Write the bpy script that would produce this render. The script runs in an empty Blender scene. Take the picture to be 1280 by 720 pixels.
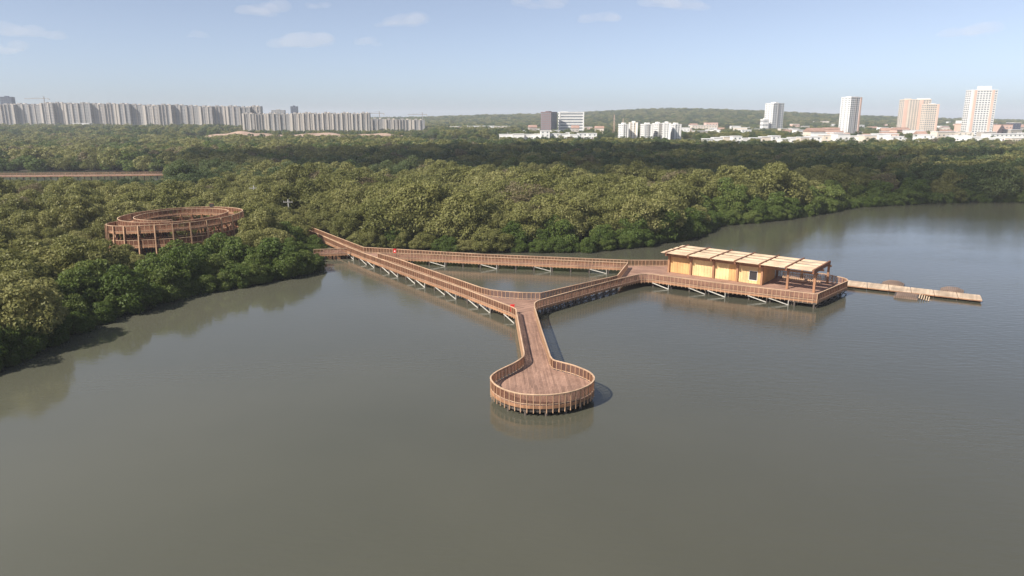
import bpy, math, random
import numpy as np
from mathutils import Vector, Matrix

random.seed(7)
RNG = np.random.default_rng(11)
sc = bpy.context.scene
COL = sc.collection

# ------------------------------------------------------------------ camera
F, HOR, H = 890.0, 148.0, 28.0                 # focal length in photo pixels, horizon row, drone height
PITCH = math.atan((360 - HOR) / F)
cam_d = bpy.data.cameras.new('camera')
cam_d.sensor_width = 36.0
cam_d.lens = 36.0 * F / 1280.0
cam_d.clip_start, cam_d.clip_end = 0.5, 40000
cam = bpy.data.objects.new('camera', cam_d)
cam.location = (0, 0, H)
cam.rotation_euler = (math.pi / 2 - PITCH, 0, 0)
COL.objects.link(cam)
sc.camera = cam

# ------------------------------------------------------------------ sky, sun, exposure
SUN_TO = Vector((-2.49, -1.77, 2.75)).normalized()      # read off the lookout's shadow on the water
SUN_EL = math.asin(SUN_TO.z)
SUN_AZ = math.atan2(SUN_TO.x, SUN_TO.y)
world = bpy.data.worlds.new('World')
sc.world = world
world.use_nodes = True
wn, wl = world.node_tree.nodes, world.node_tree.links
wn.clear()
sky = wn.new('ShaderNodeTexSky')
sky.sky_type = 'NISHITA'
sky.sun_disc = False
sky.sun_elevation = SUN_EL
sky.sun_rotation = SUN_AZ % (2 * math.pi)
sky.altitude = 30
sky.air_density = 0.6
sky.dust_density = 1.0
sky.ozone_density = 4.0
bg = wn.new('ShaderNodeBackground')
bg.inputs['Strength'].default_value = 0.103
wo = wn.new('ShaderNodeOutputWorld')
sky_desat = wn.new('ShaderNodeHueSaturation')      # lowers the saturation of the whole sky to a paler blue
sky_desat.inputs['Saturation'].default_value = 0.66
wl.new(sky.outputs[0], sky_desat.inputs['Color'])
wl.new(sky_desat.outputs[0], bg.inputs[0])
wl.new(bg.outputs[0], wo.inputs[0])

sun_d = bpy.data.lights.new('sun', 'SUN')
sun_d.energy = 5.0
sun_d.angle = math.radians(0.53)
sun_d.color = (1.0, 0.94, 0.86)
sun = bpy.data.objects.new('sun', sun_d)
sun.rotation_euler = SUN_TO.to_track_quat('Z', 'Y').to_euler()
sun.location = (-200, -150, 300)
COL.objects.link(sun)

vs = sc.view_settings
vs.view_transform = 'Standard'
vs.look = 'None'
vs.exposure = 0.60
vs.gamma = 1.0
vs.use_curve_mapping = False
sc.cycles.use_denoising = True
sc.cycles.max_bounces = 6
sc.cycles.volume_bounces = 1
sc.cycles.transparent_max_bounces = 8

# ------------------------------------------------------------------ pixel -> place
CP, SP = math.cos(PITCH), math.sin(PITCH)
def G(x, y, z):
    """the point at height z that photo pixel (x, y) looks at"""
    dx, dy = (x - 640) / F, -(y - 360) / F
    d = Vector((dx, CP + dy * SP, -SP + dy * CP))
    t = (z - H) / d.z
    return Vector((d.x * t, d.y * t, z))
def XAT(px, y, z):
    return (px - 640) / F * (y * CP + (H - z) * SP)
def ZAT(py, y):
    dy = -(py - 360) / F
    return H + y * (-SP + dy * CP) / (CP + dy * SP)

# ------------------------------------------------------------------ materials
def new_mat(name):
    m = bpy.data.materials.new(name)
    m.use_nodes = True
    nt = m.node_tree
    nt.nodes.clear()
    out = nt.nodes.new('ShaderNodeOutputMaterial')
    return m, nt.nodes, nt.links, out
def ramp(n, stops):
    r = n.new('ShaderNodeValToRGB')
    els = r.color_ramp.elements
    while len(els) < len(stops):
        els.new(0.5)
    for e, (p, c) in zip(els, stops):
        e.position = p
        e.color = (c[0], c[1], c[2], 1)
    return r
def mul(c, k):
    return tuple(min(1, a * k) for a in c)

def wood_mat(name, c, var=0.35, grain=(3, 3, 3), rough=0.75, grey=0.0):
    """timber: every board its own tone, plus weather stains and grain"""
    m, n, l, out = new_mat(name)
    b = n.new('ShaderNodeBsdfPrincipled')
    geo = n.new('ShaderNodeNewGeometry')
    tc = n.new('ShaderNodeTexCoord')
    r1 = ramp(n, [(0, mul(c, 1 - var)), (0.5, c), (1, mul(c, 1 + var * 0.8))])
    l.new(geo.outputs['Random Per Island'], r1.inputs[0])
    st = n.new('ShaderNodeTexNoise')
    st.inputs['Scale'].default_value = 0.45
    st.inputs['Detail'].default_value = 5
    l.new(tc.outputs['Object'], st.inputs['Vector'])
    r2 = ramp(n, [(0.3, (0.72, 0.70, 0.70)), (0.62, (1.06, 1.05, 1.04))])
    l.new(st.outputs['Fac'], r2.inputs[0])
    mp = n.new('ShaderNodeMapping')
    mp.inputs['Scale'].default_value = grain
    l.new(tc.outputs['Object'], mp.inputs['Vector'])
    gr = n.new('ShaderNodeTexNoise')
    gr.inputs['Scale'].default_value = 4
    gr.inputs['Detail'].default_value = 6
    l.new(mp.outputs[0], gr.inputs['Vector'])
    r3 = ramp(n, [(0.3, (0.82, 0.80, 0.78)), (0.7, (1.08, 1.08, 1.08))])
    l.new(gr.outputs['Fac'], r3.inputs[0])
    m1 = n.new('ShaderNodeMix'); m1.data_type = 'RGBA'; m1.blend_type = 'MULTIPLY'; m1.inputs[0].default_value = 1
    m2 = n.new('ShaderNodeMix'); m2.data_type = 'RGBA'; m2.blend_type = 'MULTIPLY'; m2.inputs[0].default_value = 1
    l.new(r1.outputs[0], m1.inputs[6]); l.new(r2.outputs[0], m1.inputs[7])
    l.new(m1.outputs[2], m2.inputs[6]); l.new(r3.outputs[0], m2.inputs[7])
    l.new(m2.outputs[2], b.inputs['Base Color'])
    b.inputs['Roughness'].default_value = rough
    b.inputs['Specular IOR Level'].default_value = 0.3
    l.new(b.outputs[0], out.inputs[0])
    return m

def plain_mat(name, c, rough=0.7, var=0.12, scale=0.6, metal=0.0, spec=0.3):
    m, n, l, out = new_mat(name)
    b = n.new('ShaderNodeBsdfPrincipled')
    tc = n.new('ShaderNodeTexCoord')
    t = n.new('ShaderNodeTexNoise')
    t.inputs['Scale'].default_value = scale
    t.inputs['Detail'].default_value = 6
    l.new(tc.outputs['Object'], t.inputs['Vector'])
    oi = n.new('ShaderNodeObjectInfo')
    ad = n.new('ShaderNodeMath'); ad.operation = 'MULTIPLY_ADD'
    ad.inputs[1].default_value = 0.25; ad.inputs[2].default_value = -0.12
    l.new(oi.outputs['Random'], ad.inputs[0])
    sm = n.new('ShaderNodeMath')
    l.new(t.outputs['Fac'], sm.inputs[0]); l.new(ad.outputs[0], sm.inputs[1])
    r = ramp(n, [(0.25, mul(c, 1 - var)), (0.75, mul(c, 1 + var))])
    l.new(sm.outputs[0], r.inputs[0])
    l.new(r.outputs[0], b.inputs['Base Color'])
    b.inputs['Roughness'].default_value = rough
    b.inputs['Metallic'].default_value = metal
    b.inputs['Specular IOR Level'].default_value = spec
    l.new(b.outputs[0], out.inputs[0])
    return m

def leaf_mat(name, c_dark, c_mid, c_light, trans=0.4):
    """foliage: tone per tree, per leaf spray and across the stand"""
    m, n, l, out = new_mat(name)
    geo = n.new('ShaderNodeNewGeometry')
    oi = n.new('ShaderNodeObjectInfo')
    a = n.new('ShaderNodeMath'); a.operation = 'MULTIPLY'; a.inputs[1].default_value = 0.38
    l.new(geo.outputs['Random Per Island'], a.inputs[0])
    b_ = n.new('ShaderNodeMath'); b_.operation = 'MULTIPLY_ADD'; b_.inputs[1].default_value = 0.40
    l.new(oi.outputs['Random'], b_.inputs[0]); l.new(a.outputs[0], b_.inputs[2])
    ns = n.new('ShaderNodeTexNoise'); ns.inputs['Scale'].default_value = 0.022; ns.inputs['Detail'].default_value = 3
    l.new(geo.outputs['Position'], ns.inputs['Vector'])
    c_ = n.new('ShaderNodeMath'); c_.operation = 'MULTIPLY_ADD'; c_.inputs[1].default_value = 0.9; 
    l.new(ns.outputs['Fac'], c_.inputs[0]); l.new(b_.outputs[0], c_.inputs[2])
    d_ = n.new('ShaderNodeMath'); d_.operation = 'ADD'; d_.inputs[1].default_value = -0.34
    l.new(c_.outputs[0], d_.inputs[0])
    r = ramp(n, [(0.08, c_dark), (0.5, c_mid), (0.95, c_light)])
    l.new(d_.outputs[0], r.inputs[0])
    df = n.new('ShaderNodeBsdfPrincipled')
    df.inputs['Roughness'].default_value = 0.55
    df.inputs['Specular IOR Level'].default_value = 0.25
    l.new(r.outputs[0], df.inputs['Base Color'])
    tr = n.new('ShaderNodeBsdfTranslucent')
    l.new(r.outputs[0], tr.inputs[0])
    mx = n.new('ShaderNodeMixShader'); mx.inputs[0].default_value = trans
    l.new(df.outputs[0], mx.inputs[1]); l.new(tr.outputs[0], mx.inputs[2])
    l.new(mx.outputs[0], out.inputs[0])
    return m

M = {}
M['deck'] = wood_mat('deck_timber', (0.335, 0.205, 0.148), 0.24, (1, 1, 1))
M['slat'] = wood_mat('slat_timber', (0.20, 0.088, 0.048), 0.38)
M['post'] = wood_mat('post_timber', (0.52, 0.33, 0.20), 0.15)
M['rail'] = wood_mat('handrail_timber', (0.58, 0.40, 0.26), 0.15)
M['beam'] = wood_mat('beam_timber', (0.33, 0.175, 0.095), 0.25)
M['pile'] = wood_mat('pile_timber', (0.11, 0.09, 0.075), 0.3, (2, 2, 0.6))
M['galv'] = plain_mat('pale_brace_timber', (0.46, 0.43, 0.37), 0.7, 0.25, 3)
M['wall_y'] = wood_mat('yellow_pine', (0.76, 0.54, 0.27), 0.08, (6, 6, 0.6))
M['wall_o'] = wood_mat('orange_pine', (0.62, 0.36, 0.15), 0.12, (6, 6, 0.6))
M['wall_b'] = wood_mat('brown_boarding', (0.40, 0.20, 0.095), 0.22, (6, 6, 0.6))
M['cream'] = wood_mat('cream_roof_slat', (0.68, 0.52, 0.35), 0.10)
M['white'] = plain_mat('white_paint', (0.78, 0.76, 0.72), 0.6, 0.06)
M['dark'] = plain_mat('dark_void', (0.035, 0.03, 0.03), 0.6)
M['red'] = plain_mat('red_paint', (0.62, 0.03, 0.025), 0.45, 0.1)
M['float'] = plain_mat('dark_float', (0.07, 0.06, 0.055), 0.7)
M['dock'] = wood_mat('dock_timber', (0.58, 0.45, 0.32), 0.18)
M['dockdark'] = wood_mat('landing_timber', (0.22, 0.155, 0.115), 0.3)
M['concrete'] = plain_mat('grey_concrete', (0.42, 0.40, 0.37), 0.85, 0.15)
M['bark'] = plain_mat('mangrove_bark', (0.13, 0.095, 0.07), 0.9, 0.3, 4)
M['spiral'] = wood_mat('spiral_timber', (0.33, 0.18, 0.105), 0.3)

# water: muddy lagoon, small wind ripples
def water_mat():
    m, n, l, out = new_mat('lagoon_water')
    b = n.new('ShaderNodeBsdfPrincipled')
    geo = n.new('ShaderNodeNewGeometry')
    big = n.new('ShaderNodeTexNoise'); big.inputs['Scale'].default_value = 0.018; big.inputs['Detail'].default_value = 4
    l.new(geo.outputs['Position'], big.inputs['Vector'])
    r = ramp(n, [(0.3, (0.060, 0.060, 0.042)), (0.7, (0.082, 0.079, 0.056))])
    l.new(big.outputs['Fac'], r.inputs[0])
    sx0 = n.new('ShaderNodeSeparateXYZ'); l.new(geo.outputs['Position'], sx0.inputs[0])     # water colour lightened towards the left bank, standing in for ripple glint
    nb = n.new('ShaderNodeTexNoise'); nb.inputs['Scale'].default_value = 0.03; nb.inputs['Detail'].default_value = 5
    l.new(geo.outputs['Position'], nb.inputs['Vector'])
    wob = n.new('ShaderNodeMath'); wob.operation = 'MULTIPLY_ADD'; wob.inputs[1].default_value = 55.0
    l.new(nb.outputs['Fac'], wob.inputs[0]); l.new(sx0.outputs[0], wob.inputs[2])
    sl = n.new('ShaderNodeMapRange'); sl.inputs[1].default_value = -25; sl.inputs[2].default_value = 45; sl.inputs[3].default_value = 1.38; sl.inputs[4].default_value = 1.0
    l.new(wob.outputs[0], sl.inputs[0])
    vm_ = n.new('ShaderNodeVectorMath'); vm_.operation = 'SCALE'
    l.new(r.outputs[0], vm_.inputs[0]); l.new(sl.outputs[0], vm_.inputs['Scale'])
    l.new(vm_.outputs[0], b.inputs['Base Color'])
    b.inputs['IOR'].default_value = 1.5
    b.inputs['Specular IOR Level'].default_value = 0.5
    mp = n.new('ShaderNodeMapping'); mp.inputs['Rotation'].default_value = (0, 0, 0.5); mp.inputs['Scale'].default_value = (0.010, 0.032, 1)
    l.new(geo.outputs['Position'], mp.inputs['Vector'])
    patch = n.new('ShaderNodeTexNoise'); patch.inputs['Scale'].default_value = 1.0; patch.inputs['Detail'].default_value = 5; patch.inputs['Distortion'].default_value = 0.4
    l.new(mp.outputs[0], patch.inputs['Vector'])
    rr = n.new('ShaderNodeMapRange'); rr.inputs[1].default_value = 0.35; rr.inputs[2].default_value = 0.7
    rr.inputs[3].default_value = 0.05; rr.inputs[4].default_value = 0.13
    l.new(patch.outputs['Fac'], rr.inputs[0]); l.new(rr.outputs[0], b.inputs['Roughness'])
    mp2 = n.new('ShaderNodeMapping'); mp2.inputs['Rotation'].default_value = (0, 0, 0.62); mp2.inputs['Scale'].default_value = (0.55, 1.5, 1)
    l.new(geo.outputs['Position'], mp2.inputs['Vector'])
    w1 = n.new('ShaderNodeTexNoise'); w1.inputs['Scale'].default_value = 1.0; w1.inputs['Detail'].default_value = 3
    l.new(mp2.outputs[0], w1.inputs['Vector'])
    w2 = n.new('ShaderNodeTexNoise'); w2.inputs['Scale'].default_value = 4.5; w2.inputs['Detail'].default_value = 2
    l.new(mp2.outputs[0], w2.inputs['Vector'])
    ad = n.new('ShaderNodeMath'); ad.operation = 'MULTIPLY_ADD'; ad.inputs[1].default_value = 0.22
    l.new(w2.outputs['Fac'], ad.inputs[0]); l.new(w1.outputs['Fac'], ad.inputs[2])
    st = n.new('ShaderNodeMapRange'); st.inputs[1].default_value = 0.3; st.inputs[2].default_value = 0.7
    st.inputs[3].default_value = 0.035; st.inputs[4].default_value = 0.21
    l.new(patch.outputs['Fac'], st.inputs[0])
    bp = n.new('ShaderNodeBump'); bp.inputs['Distance'].default_value = 0.10
    sx = n.new('ShaderNodeSeparateXYZ'); l.new(geo.outputs['Position'], sx.inputs[0])      # open water to the right takes more wind
    wx = n.new('ShaderNodeMapRange'); wx.inputs[1].default_value = -70; wx.inputs[2].default_value = 90; wx.inputs[3].default_value = 0.5; wx.inputs[4].default_value = 3.0
    l.new(sx.outputs[0], wx.inputs[0])
    wm = n.new('ShaderNodeMath'); wm.operation = 'MULTIPLY'; l.new(st.outputs[0], wm.inputs[0]); l.new(wx.outputs[0], wm.inputs[1])
    l.new(wm.outputs[0], bp.inputs['Strength']); l.new(ad.outputs[0], bp.inputs['Height'])
    l.new(bp.outputs[0], b.inputs['Normal'])
    l.new(b.outputs[0], out.inputs[0])
    return m
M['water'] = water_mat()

def ground_mat():
    m, n, l, out = new_mat('ground_cover')
    b = n.new('ShaderNodeBsdfPrincipled')
    geo = n.new('ShaderNodeNewGeometry')
    a = n.new('ShaderNodeTexNoise'); a.inputs['Scale'].default_value = 0.012; a.inputs['Detail'].default_value = 8
    l.new(geo.outputs['Position'], a.inputs['Vector'])
    r = ramp(n, [(0.3, (0.045, 0.060, 0.025)), (0.48, (0.085, 0.095, 0.04)), (0.6, (0.13, 0.115, 0.06)), (0.75, (0.19, 0.14, 0.085))])
    l.new(a.outputs['Fac'], r.inputs[0])
    c = n.new('ShaderNodeTexNoise'); c.inputs['Scale'].default_value = 0.5; c.inputs['Detail'].default_value = 6
    l.new(geo.outputs['Position'], c.inputs['Vector'])
    r2 = ramp(n, [(0.3, (0.6, 0.6, 0.6)), (0.7, (1.1, 1.1, 1.1))])
    l.new(c.outputs['Fac'], r2.inputs[0])
    mx = n.new('ShaderNodeMix'); mx.data_type = 'RGBA'; mx.blend_type = 'MULTIPLY'; mx.inputs[0].default_value = 1
    l.new(r.outputs[0], mx.inputs[6]); l.new(r2.outputs[0], mx.inputs[7])
    sx = n.new('ShaderNodeSeparateXYZ'); l.new(geo.outputs['Position'], sx.inputs[0])
    mr = n.new('ShaderNodeMapRange'); mr.inputs[1].default_value = 0.75; mr.inputs[2].default_value = 2.0
    l.new(sx.outputs[2], mr.inputs[0])
    md = n.new('ShaderNodeMix'); md.data_type = 'RGBA'; md.inputs[6].default_value = (0.060, 0.050, 0.036, 1)
    l.new(mr.outputs[0], md.inputs[0]); l.new(mx.outputs[2], md.inputs[7])
    l.new(md.outputs[2], b.inputs['Base Color'])
    b.inputs['Roughness'].default_value = 0.95
    b.inputs['Specular IOR Level'].default_value = 0.1
    l.new(b.outputs[0], out.inputs[0])
    return m
M['ground'] = ground_mat()
M['leaf_green'] = leaf_mat('leaf_green', (0.050, 0.078, 0.014), (0.098, 0.142, 0.026), (0.180, 0.205, 0.056))
M['leaf_olive'] = leaf_mat('leaf_olive', (0.104, 0.112, 0.028), (0.205, 0.204, 0.062), (0.335, 0.310, 0.122))
M['leaf_dry'] = leaf_mat('leaf_dry', (0.115, 0.090, 0.045), (0.190, 0.155, 0.080), (0.270, 0.235, 0.130))
M['leaf_deep'] = leaf_mat('leaf_deep', (0.044, 0.068, 0.022), (0.088, 0.122, 0.040), (0.155, 0.175, 0.068))

# ------------------------------------------------------------------ mesh helpers
class MB:
    def __init__(self):
        self.v, self.f = [], []
    def quadbox(self, a, b, c, d, z0, z1):
        """prism over the quad a b c d (xy, counter-clockwise); z0/z1 scalars or 4 values"""
        i = len(self.v)
        zz0 = z0 if hasattr(z0, '__len__') else [z0] * 4
        zz1 = z1 if hasattr(z1, '__len__') else [z1] * 4
        for p, z in zip((a, b, c, d), zz0): self.v.append((p[0], p[1], z))
        for p, z in zip((a, b, c, d), zz1): self.v.append((p[0], p[1], z))
        self.f += [(i+3, i+2, i+1, i), (i+4, i+5, i+6, i+7), (i, i+1, i+5, i+4), (i+1, i+2, i+6, i+5), (i+2, i+3, i+7, i+6), (i+3, i, i+4, i+7)]
    def box(self, x0, x1, y0, y1, z0, z1):
        self.quadbox((x0, y0), (x1, y0), (x1, y1), (x0, y1), z0, z1)
    def bar(self, p, q, w, h, up=(0, 0, 1)):
        p, q = Vector(p), Vector(q)
        d = (q - p)
        if d.length < 1e-6: return
        d.normalize()
        s = d.cross(Vector(up))
        if s.length < 1e-4: s = d.cross(Vector((1, 0, 0)))
        s.normalize()
        u = s.cross(d)
        i = len(self.v)
        for e in (p, q):
            for a, b in ((-1, -1), (1, -1), (1, 1), (-1, 1)):
                self.v.append(tuple(e + s * (a * w / 2) + u * (b * h / 2)))
        self.f += [(i, i+3, i+2, i+1), (i+4, i+5, i+6, i+7), (i, i+1, i+5, i+4), (i+1, i+2, i+6, i+5), (i+2, i+3, i+7, i+6), (i+3, i, i+4, i+7)]
    def tube(self, pts, radii, n=7, cap=True):
        rings = []
        for k, (p, r) in enumerate(zip(pts, radii)):
            p = Vector(p)
            d = Vector(pts[min(k+1, len(pts)-1)]) - Vector(pts[max(k-1, 0)])
            d.normalize()
            s = d.cross(Vector((0.31, 0.95, 0.1))); s.normalize()
            u = d.cross(s)
            ring = []
            for j in range(n):
                a = 2 * math.pi * j / n
                ring.append(len(self.v))
                self.v.append(tuple(p + s * (math.cos(a) * r) + u * (math.sin(a) * r)))
            rings.append(ring)
        for a, b in zip(rings[:-1], rings[1:]):
            for j in range(n):
                self.f.append((a[j], a[(j+1) % n], b[(j+1) % n], b[j]))
        if cap:
            self.f.append(tuple(reversed(rings[0]))); self.f.append(tuple(rings[-1]))
    def mesh(self, name, mat):
        me = bpy.data.meshes.new(name)
        me.from_pydata(self.v, [], self.f)
        me.materials.append(mat)
        me.update()
        return me
    def build(self, name, mat, parent=None, stuff=False):
        return put(name, self.mesh(name, mat), parent, stuff=stuff)

def put(name, me, parent=None, loc=None, rz=0, stuff=False):
    o = bpy.data.objects.new(name, me)
    COL.objects.link(o)
    if loc is not None: o.location = loc
    if rz: o.rotation_euler = (0, 0, rz)
    if parent is not None: o.parent = parent
    if stuff: o['kind'] = 'stuff'
    return o
def thing(name, label, cat, loc=(0, 0, 0), rz=0, group=None):
    o = bpy.data.objects.new(name, None)
    o.empty_display_size = 0.5
    COL.objects.link(o)
    o.location = loc
    o.rotation_euler = (0, 0, rz)
    o['label'], o['category'] = label, cat
    if group: o['group'] = group
    return o
def tag(o, label, cat, group=None):
    o['label'], o['category'] = label, cat
    if group: o['group'] = group
    return o

def P2(*pix, z):
    return [Vector((G(x, y, z).x, G(x, y, z).y)) for x, y in pix]
def smooth(pts, n=4):
    """Catmull-Rom through pts"""
    out = []
    for i in range(len(pts) - 1):
        p0, p1, p2, p3 = pts[max(i-1, 0)], pts[i], pts[i+1], pts[min(i+2, len(pts)-1)]
        for k in range(n):
            t = k / n
            out.append(0.5 * ((2*p1) + (p2-p0)*t + (2*p0-5*p1+4*p2-p3)*t*t + (3*p1-p0-3*p2+p3)*t**3))
    out.append(pts[-1].copy())
    return out
def resample(pts, step):
    """points every ~step along a polyline (any dimension), with tangents"""
    ls = [(b - a).length for a, b in zip(pts[:-1], pts[1:])]
    L = sum(ls)
    n = max(1, round(L / step))
    res, acc, i = [], 0.0, 0
    for k in range(n + 1):
        s = min(L * k / n, L - 1e-6)
        while i < len(ls) - 1 and s > acc + ls[i]:
            acc += ls[i]; i += 1
        t = (s - acc) / max(ls[i], 1e-9)
        res.append((pts[i].lerp(pts[i+1], t), (pts[i+1] - pts[i]).normalized()))
    return res

DECK = 1.2
RAILZ = 2.3
POST_ME = None
def railing(t, pts, z=DECK, step=0.66, h=1.1, slat_step=0.105, post=None, edge=True, light=True):
    """pts: 2D points on deck of height z, or 3D points carrying their own deck height"""
    global POST_ME
    p3 = [Vector((p[0], p[1], p[2] if len(p) > 2 else z)) for p in pts]
    top, low_ = MB(), MB()
    for a, b in zip(p3[:-1], p3[1:]):
        top.bar(a + Vector((0, 0, h)), b + Vector((0, 0, h)), 0.15, 0.05)
        top.bar(a + Vector((0, 0, h - 0.06)), b + Vector((0, 0, h - 0.06)), 0.045, 0.08)
        low_.bar(a + Vector((0, 0, 0.12)), b + Vector((0, 0, 0.12)), 0.05, 0.06)
    r = top.build('railing', M['rail'], t)
    low_.build('bottom_rail', M['rail'], r)
    sl = MB()
    for p, d in resample(p3, slat_step):
        sl.bar(p + Vector((0, 0, 0.06)), p + Vector((0, 0, h - 0.03)), 0.052, 0.022, (d.y, -d.x, 0))
    sl.build('slat', M['slat'], r, stuff=True)
    if POST_ME is None:
        m = MB(); m.box(-0.032, 0.032, -0.055, 0.055, -0.5, 1.07)
        POST_ME = m.mesh('post', M['post'])
    for p, d in resample(p3, step):
        nrm = Vector((d.y, -d.x, 0)) * 0.0
        put('post', post or POST_ME, r, p + nrm, math.atan2(d.y, d.x))
    if edge:
        e = MB()
        for a, b in zip(p3[:-1], p3[1:]):
            e.bar(a - Vector((0, 0, 0.20)), b - Vector((0, 0, 0.20)), 0.07, 0.30)
        e.build('edge_beam', M['beam'], t)
    return r

def deck_boards(t, poly, direc, z=DECK, w=0.15, gap=0.012, thick=0.05, mat='deck', name='deck_board', maxlen=4.2):
    """boards clipped to a polygon; direc = direction the boards run"""
    d = Vector(direc).normalized()
    n = Vector((-d.y, d.x))
    loc = [(p.dot(d), p.dot(n)) for p in poly]
    v0, v1 = min(q[1] for q in loc), max(q[1] for q in loc)
    def cross(v):
        xs = []
        for (ax, ay), (bx, by) in zip(loc, loc[1:] + loc[:1]):
            if (ay > v) != (by > v):
                xs.append(ax + (v - ay) * (bx - ax) / (by - ay))
        return sorted(xs)
    m = MB()
    v = v0
    rr = random.Random(int(v0 * 100))
    while v < v1:
        a, b = v + gap / 2, min(v + w - gap / 2, v1 - 1e-4)
        ca, cb = cross(a), cross(b)
        if len(ca) != len(cb):
            cc = cross((a + b) / 2)
            ca = cb = cc
        for k in range(0, len(ca) - 1, 2):
            n_seg = max(1, int(((ca[k+1] - ca[k]) + rr.uniform(0, maxlen)) / maxlen))
            for s in range(n_seg):
                f0, f1 = s / n_seg, (s + 1) / n_seg
                g = 0.004 if n_seg > 1 else 0
                q = [(ca[k] + (ca[k+1]-ca[k])*f0 + g, a), (ca[k] + (ca[k+1]-ca[k])*f1 - g, a), (cb[k] + (cb[k+1]-cb[k])*f1 - g, b), (cb[k] + (cb[k+1]-cb[k])*f0 + g, b)]
                w_ = [d * x + n * y for x, y in q]
                dz = rr.uniform(-0.006, 0.006)
                m.quadbox(*w_, z - thick + dz, z + dz)
        v += w
    return m.build(name, M[mat], t, stuff=True)

PILE_ME = None
def supports(t, left, right, step=3.3, brace_left='diag', brace_right='', every=0):
    """bents of two piles and a cap along a walkway; braces hang below the edge beams"""
    global PILE_ME
    if PILE_ME is None:
        m = MB(); m.tube([(0, 0, -2.0), (0, 0, 0.3), (0, 0, DECK - 0.46)], [0.15, 0.145, 0.135], 10)
        PILE_ME = m.mesh('pile', M['pile'])
    L = sum((b - a).length for a, b in zip(left[:-1], left[1:]))
    n = max(2, round(L / step))
    def at(pts, k):
        return resample(pts, sum((b-a).length for a, b in zip(pts[:-1], pts[1:])) / n)[k][0]
    lp = [p for p, _ in resample(left, L / n)][:n+1]
    LR = sum((b - a).length for a, b in zip(right[:-1], right[1:]))
    rp = [p for p, _ in resample(right, LR / n)][:n+1]
    for k in range(n + 1):
        a, b = lp[k], rp[k]
        ia, ib = a.lerp(b, 0.10), a.lerp(b, 0.90)
        put('pile', PILE_ME, t, (ia.x, ia.y, 0)); put('pile', PILE_ME, t, (ib.x, ib.y, 0))
        m = MB(); m.bar((a.x, a.y, DECK - .47), (b.x, b.y, DECK - .47), 0.16, 0.20); m.build('cap_beam', M['pile'], t)
        if k < n:
            for side, pts, o1, o2 in ((brace_left, lp, a, b), (brace_right, rp, b, a)):
                if not side: continue
                p0, p1 = pts[k], pts[k+1]
                ind = ((o2 - o1).normalized()) * 0.02
                if side == 'diag' and ((k % 3 == 0) if every else (k % 3 != 1)):
                    m = MB(); m.bar((p0.x+ind.x, p0.y+ind.y, DECK - .42), (p1.lerp(p0, .12).x+ind.x, p1.lerp(p0, .12).y+ind.y, 0.08), 0.09, 0.13); m.build('brace', M['galv'], t)
                    q = p1.lerp(p0, .10)
                    m = MB(); m.bar((q.x+ind.x, q.y+ind.y, -0.6), (q.x+ind.x, q.y+ind.y, DECK - .36), 0.10, 0.10); m.build('strut', M['galv' if k % 3 == 0 else 'pile'], t)
                if side == 'x':
                    for za, zb in ((DECK - .42, 0.05), (0.05, DECK - .42)):
                        m = MB(); off = ind * (1 if za > zb else 6)
                        m.bar((p0.x+off.x, p0.y+off.y, za), (p1.x+off.x, p1.y+off.y, zb), 0.08, 0.14); m.build('brace', M['pile'], t)

# ------------------------------------------------------------------ terrain
def shore_world():
    px = [(-60, 482), (0, 466), (40, 449), (90, 424), (130, 403), (185, 383), (230, 370), (280, 363), (340, 354), (395, 342),
          (412, 331), (402, 322), (398, 316), (415, 311), (445, 311), (500, 313), (560, 315), (610, 316), (660, 316.5), (700, 316.5), (740, 316),
          (790, 312), (830, 305), (870, 298), (889, 290), (893, 282), (950, 279.5), (1014, 270), (1074, 259.5), (1161, 254.5),
          (1220, 253), (1290, 253.5), (1400, 256)]
    pts = [(G(x, y, 0).x, G(x, y, 0).y) for x, y in px]
    first, last = pts[0], pts[-1]
    return [(-900, -700), (-420, -300), (-160, -10), (-92, 48)] + pts + [(last[0] + 80, last[1] - 30), (last[0] + 300, 60), (900, -700)]
SHORE = np.array(shore_world())
LAG = np.array([(G(x, y, 0).x, G(x, y, 0).y) for x, y in [(-160, 214), (-160, 227), (60, 228), (150, 229), (196, 226), (214, 221), (205, 215.5), (100, 214)]])
def poly_sd(P, poly):
    """signed distance of points to polygon, positive inside"""
    x, y = P[:, 0], P[:, 1]
    inside = np.zeros(len(P), bool)
    dmin = np.full(len(P), 1e9)
    for (ax, ay), (bx, by) in zip(poly, np.roll(poly, -1, axis=0)):
        c = ((ay > y) != (by > y))
        with np.errstate(divide='ignore', invalid='ignore'):
            xi = ax + (y - ay) * (bx - ax) / (by - ay if by != ay else 1e-9)
        inside ^= c & (x < xi)
        ex, ey = bx - ax, by - ay
        t = np.clip(((x - ax) * ex + (y - ay) * ey) / (ex*ex + ey*ey + 1e-9), 0, 1)
        dmin = np.minimum(dmin, np.hypot(x - ax - t*ex, y - ay - t*ey))
    return np.where(inside, dmin, -dmin)
def sstep(a, b, x):
    t = np.clip((x - a) / (b - a), 0, 1)
    return t * t * (3 - 2 * t)
def vnoise(x, y, s):
    x, y = x / s, y / s
    return (np.sin(x*1.3+y*0.7+1.1) + np.sin(-x*0.8+y*1.9+4.2) + np.sin(x*2.7+y*1.1+2.0)*0.6 + np.sin(x*0.6-y*2.6+0.3)*0.6) / 3.2
def town_edge(lat):
    return 705 - 100 * sstep(.2, .28, lat)
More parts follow.
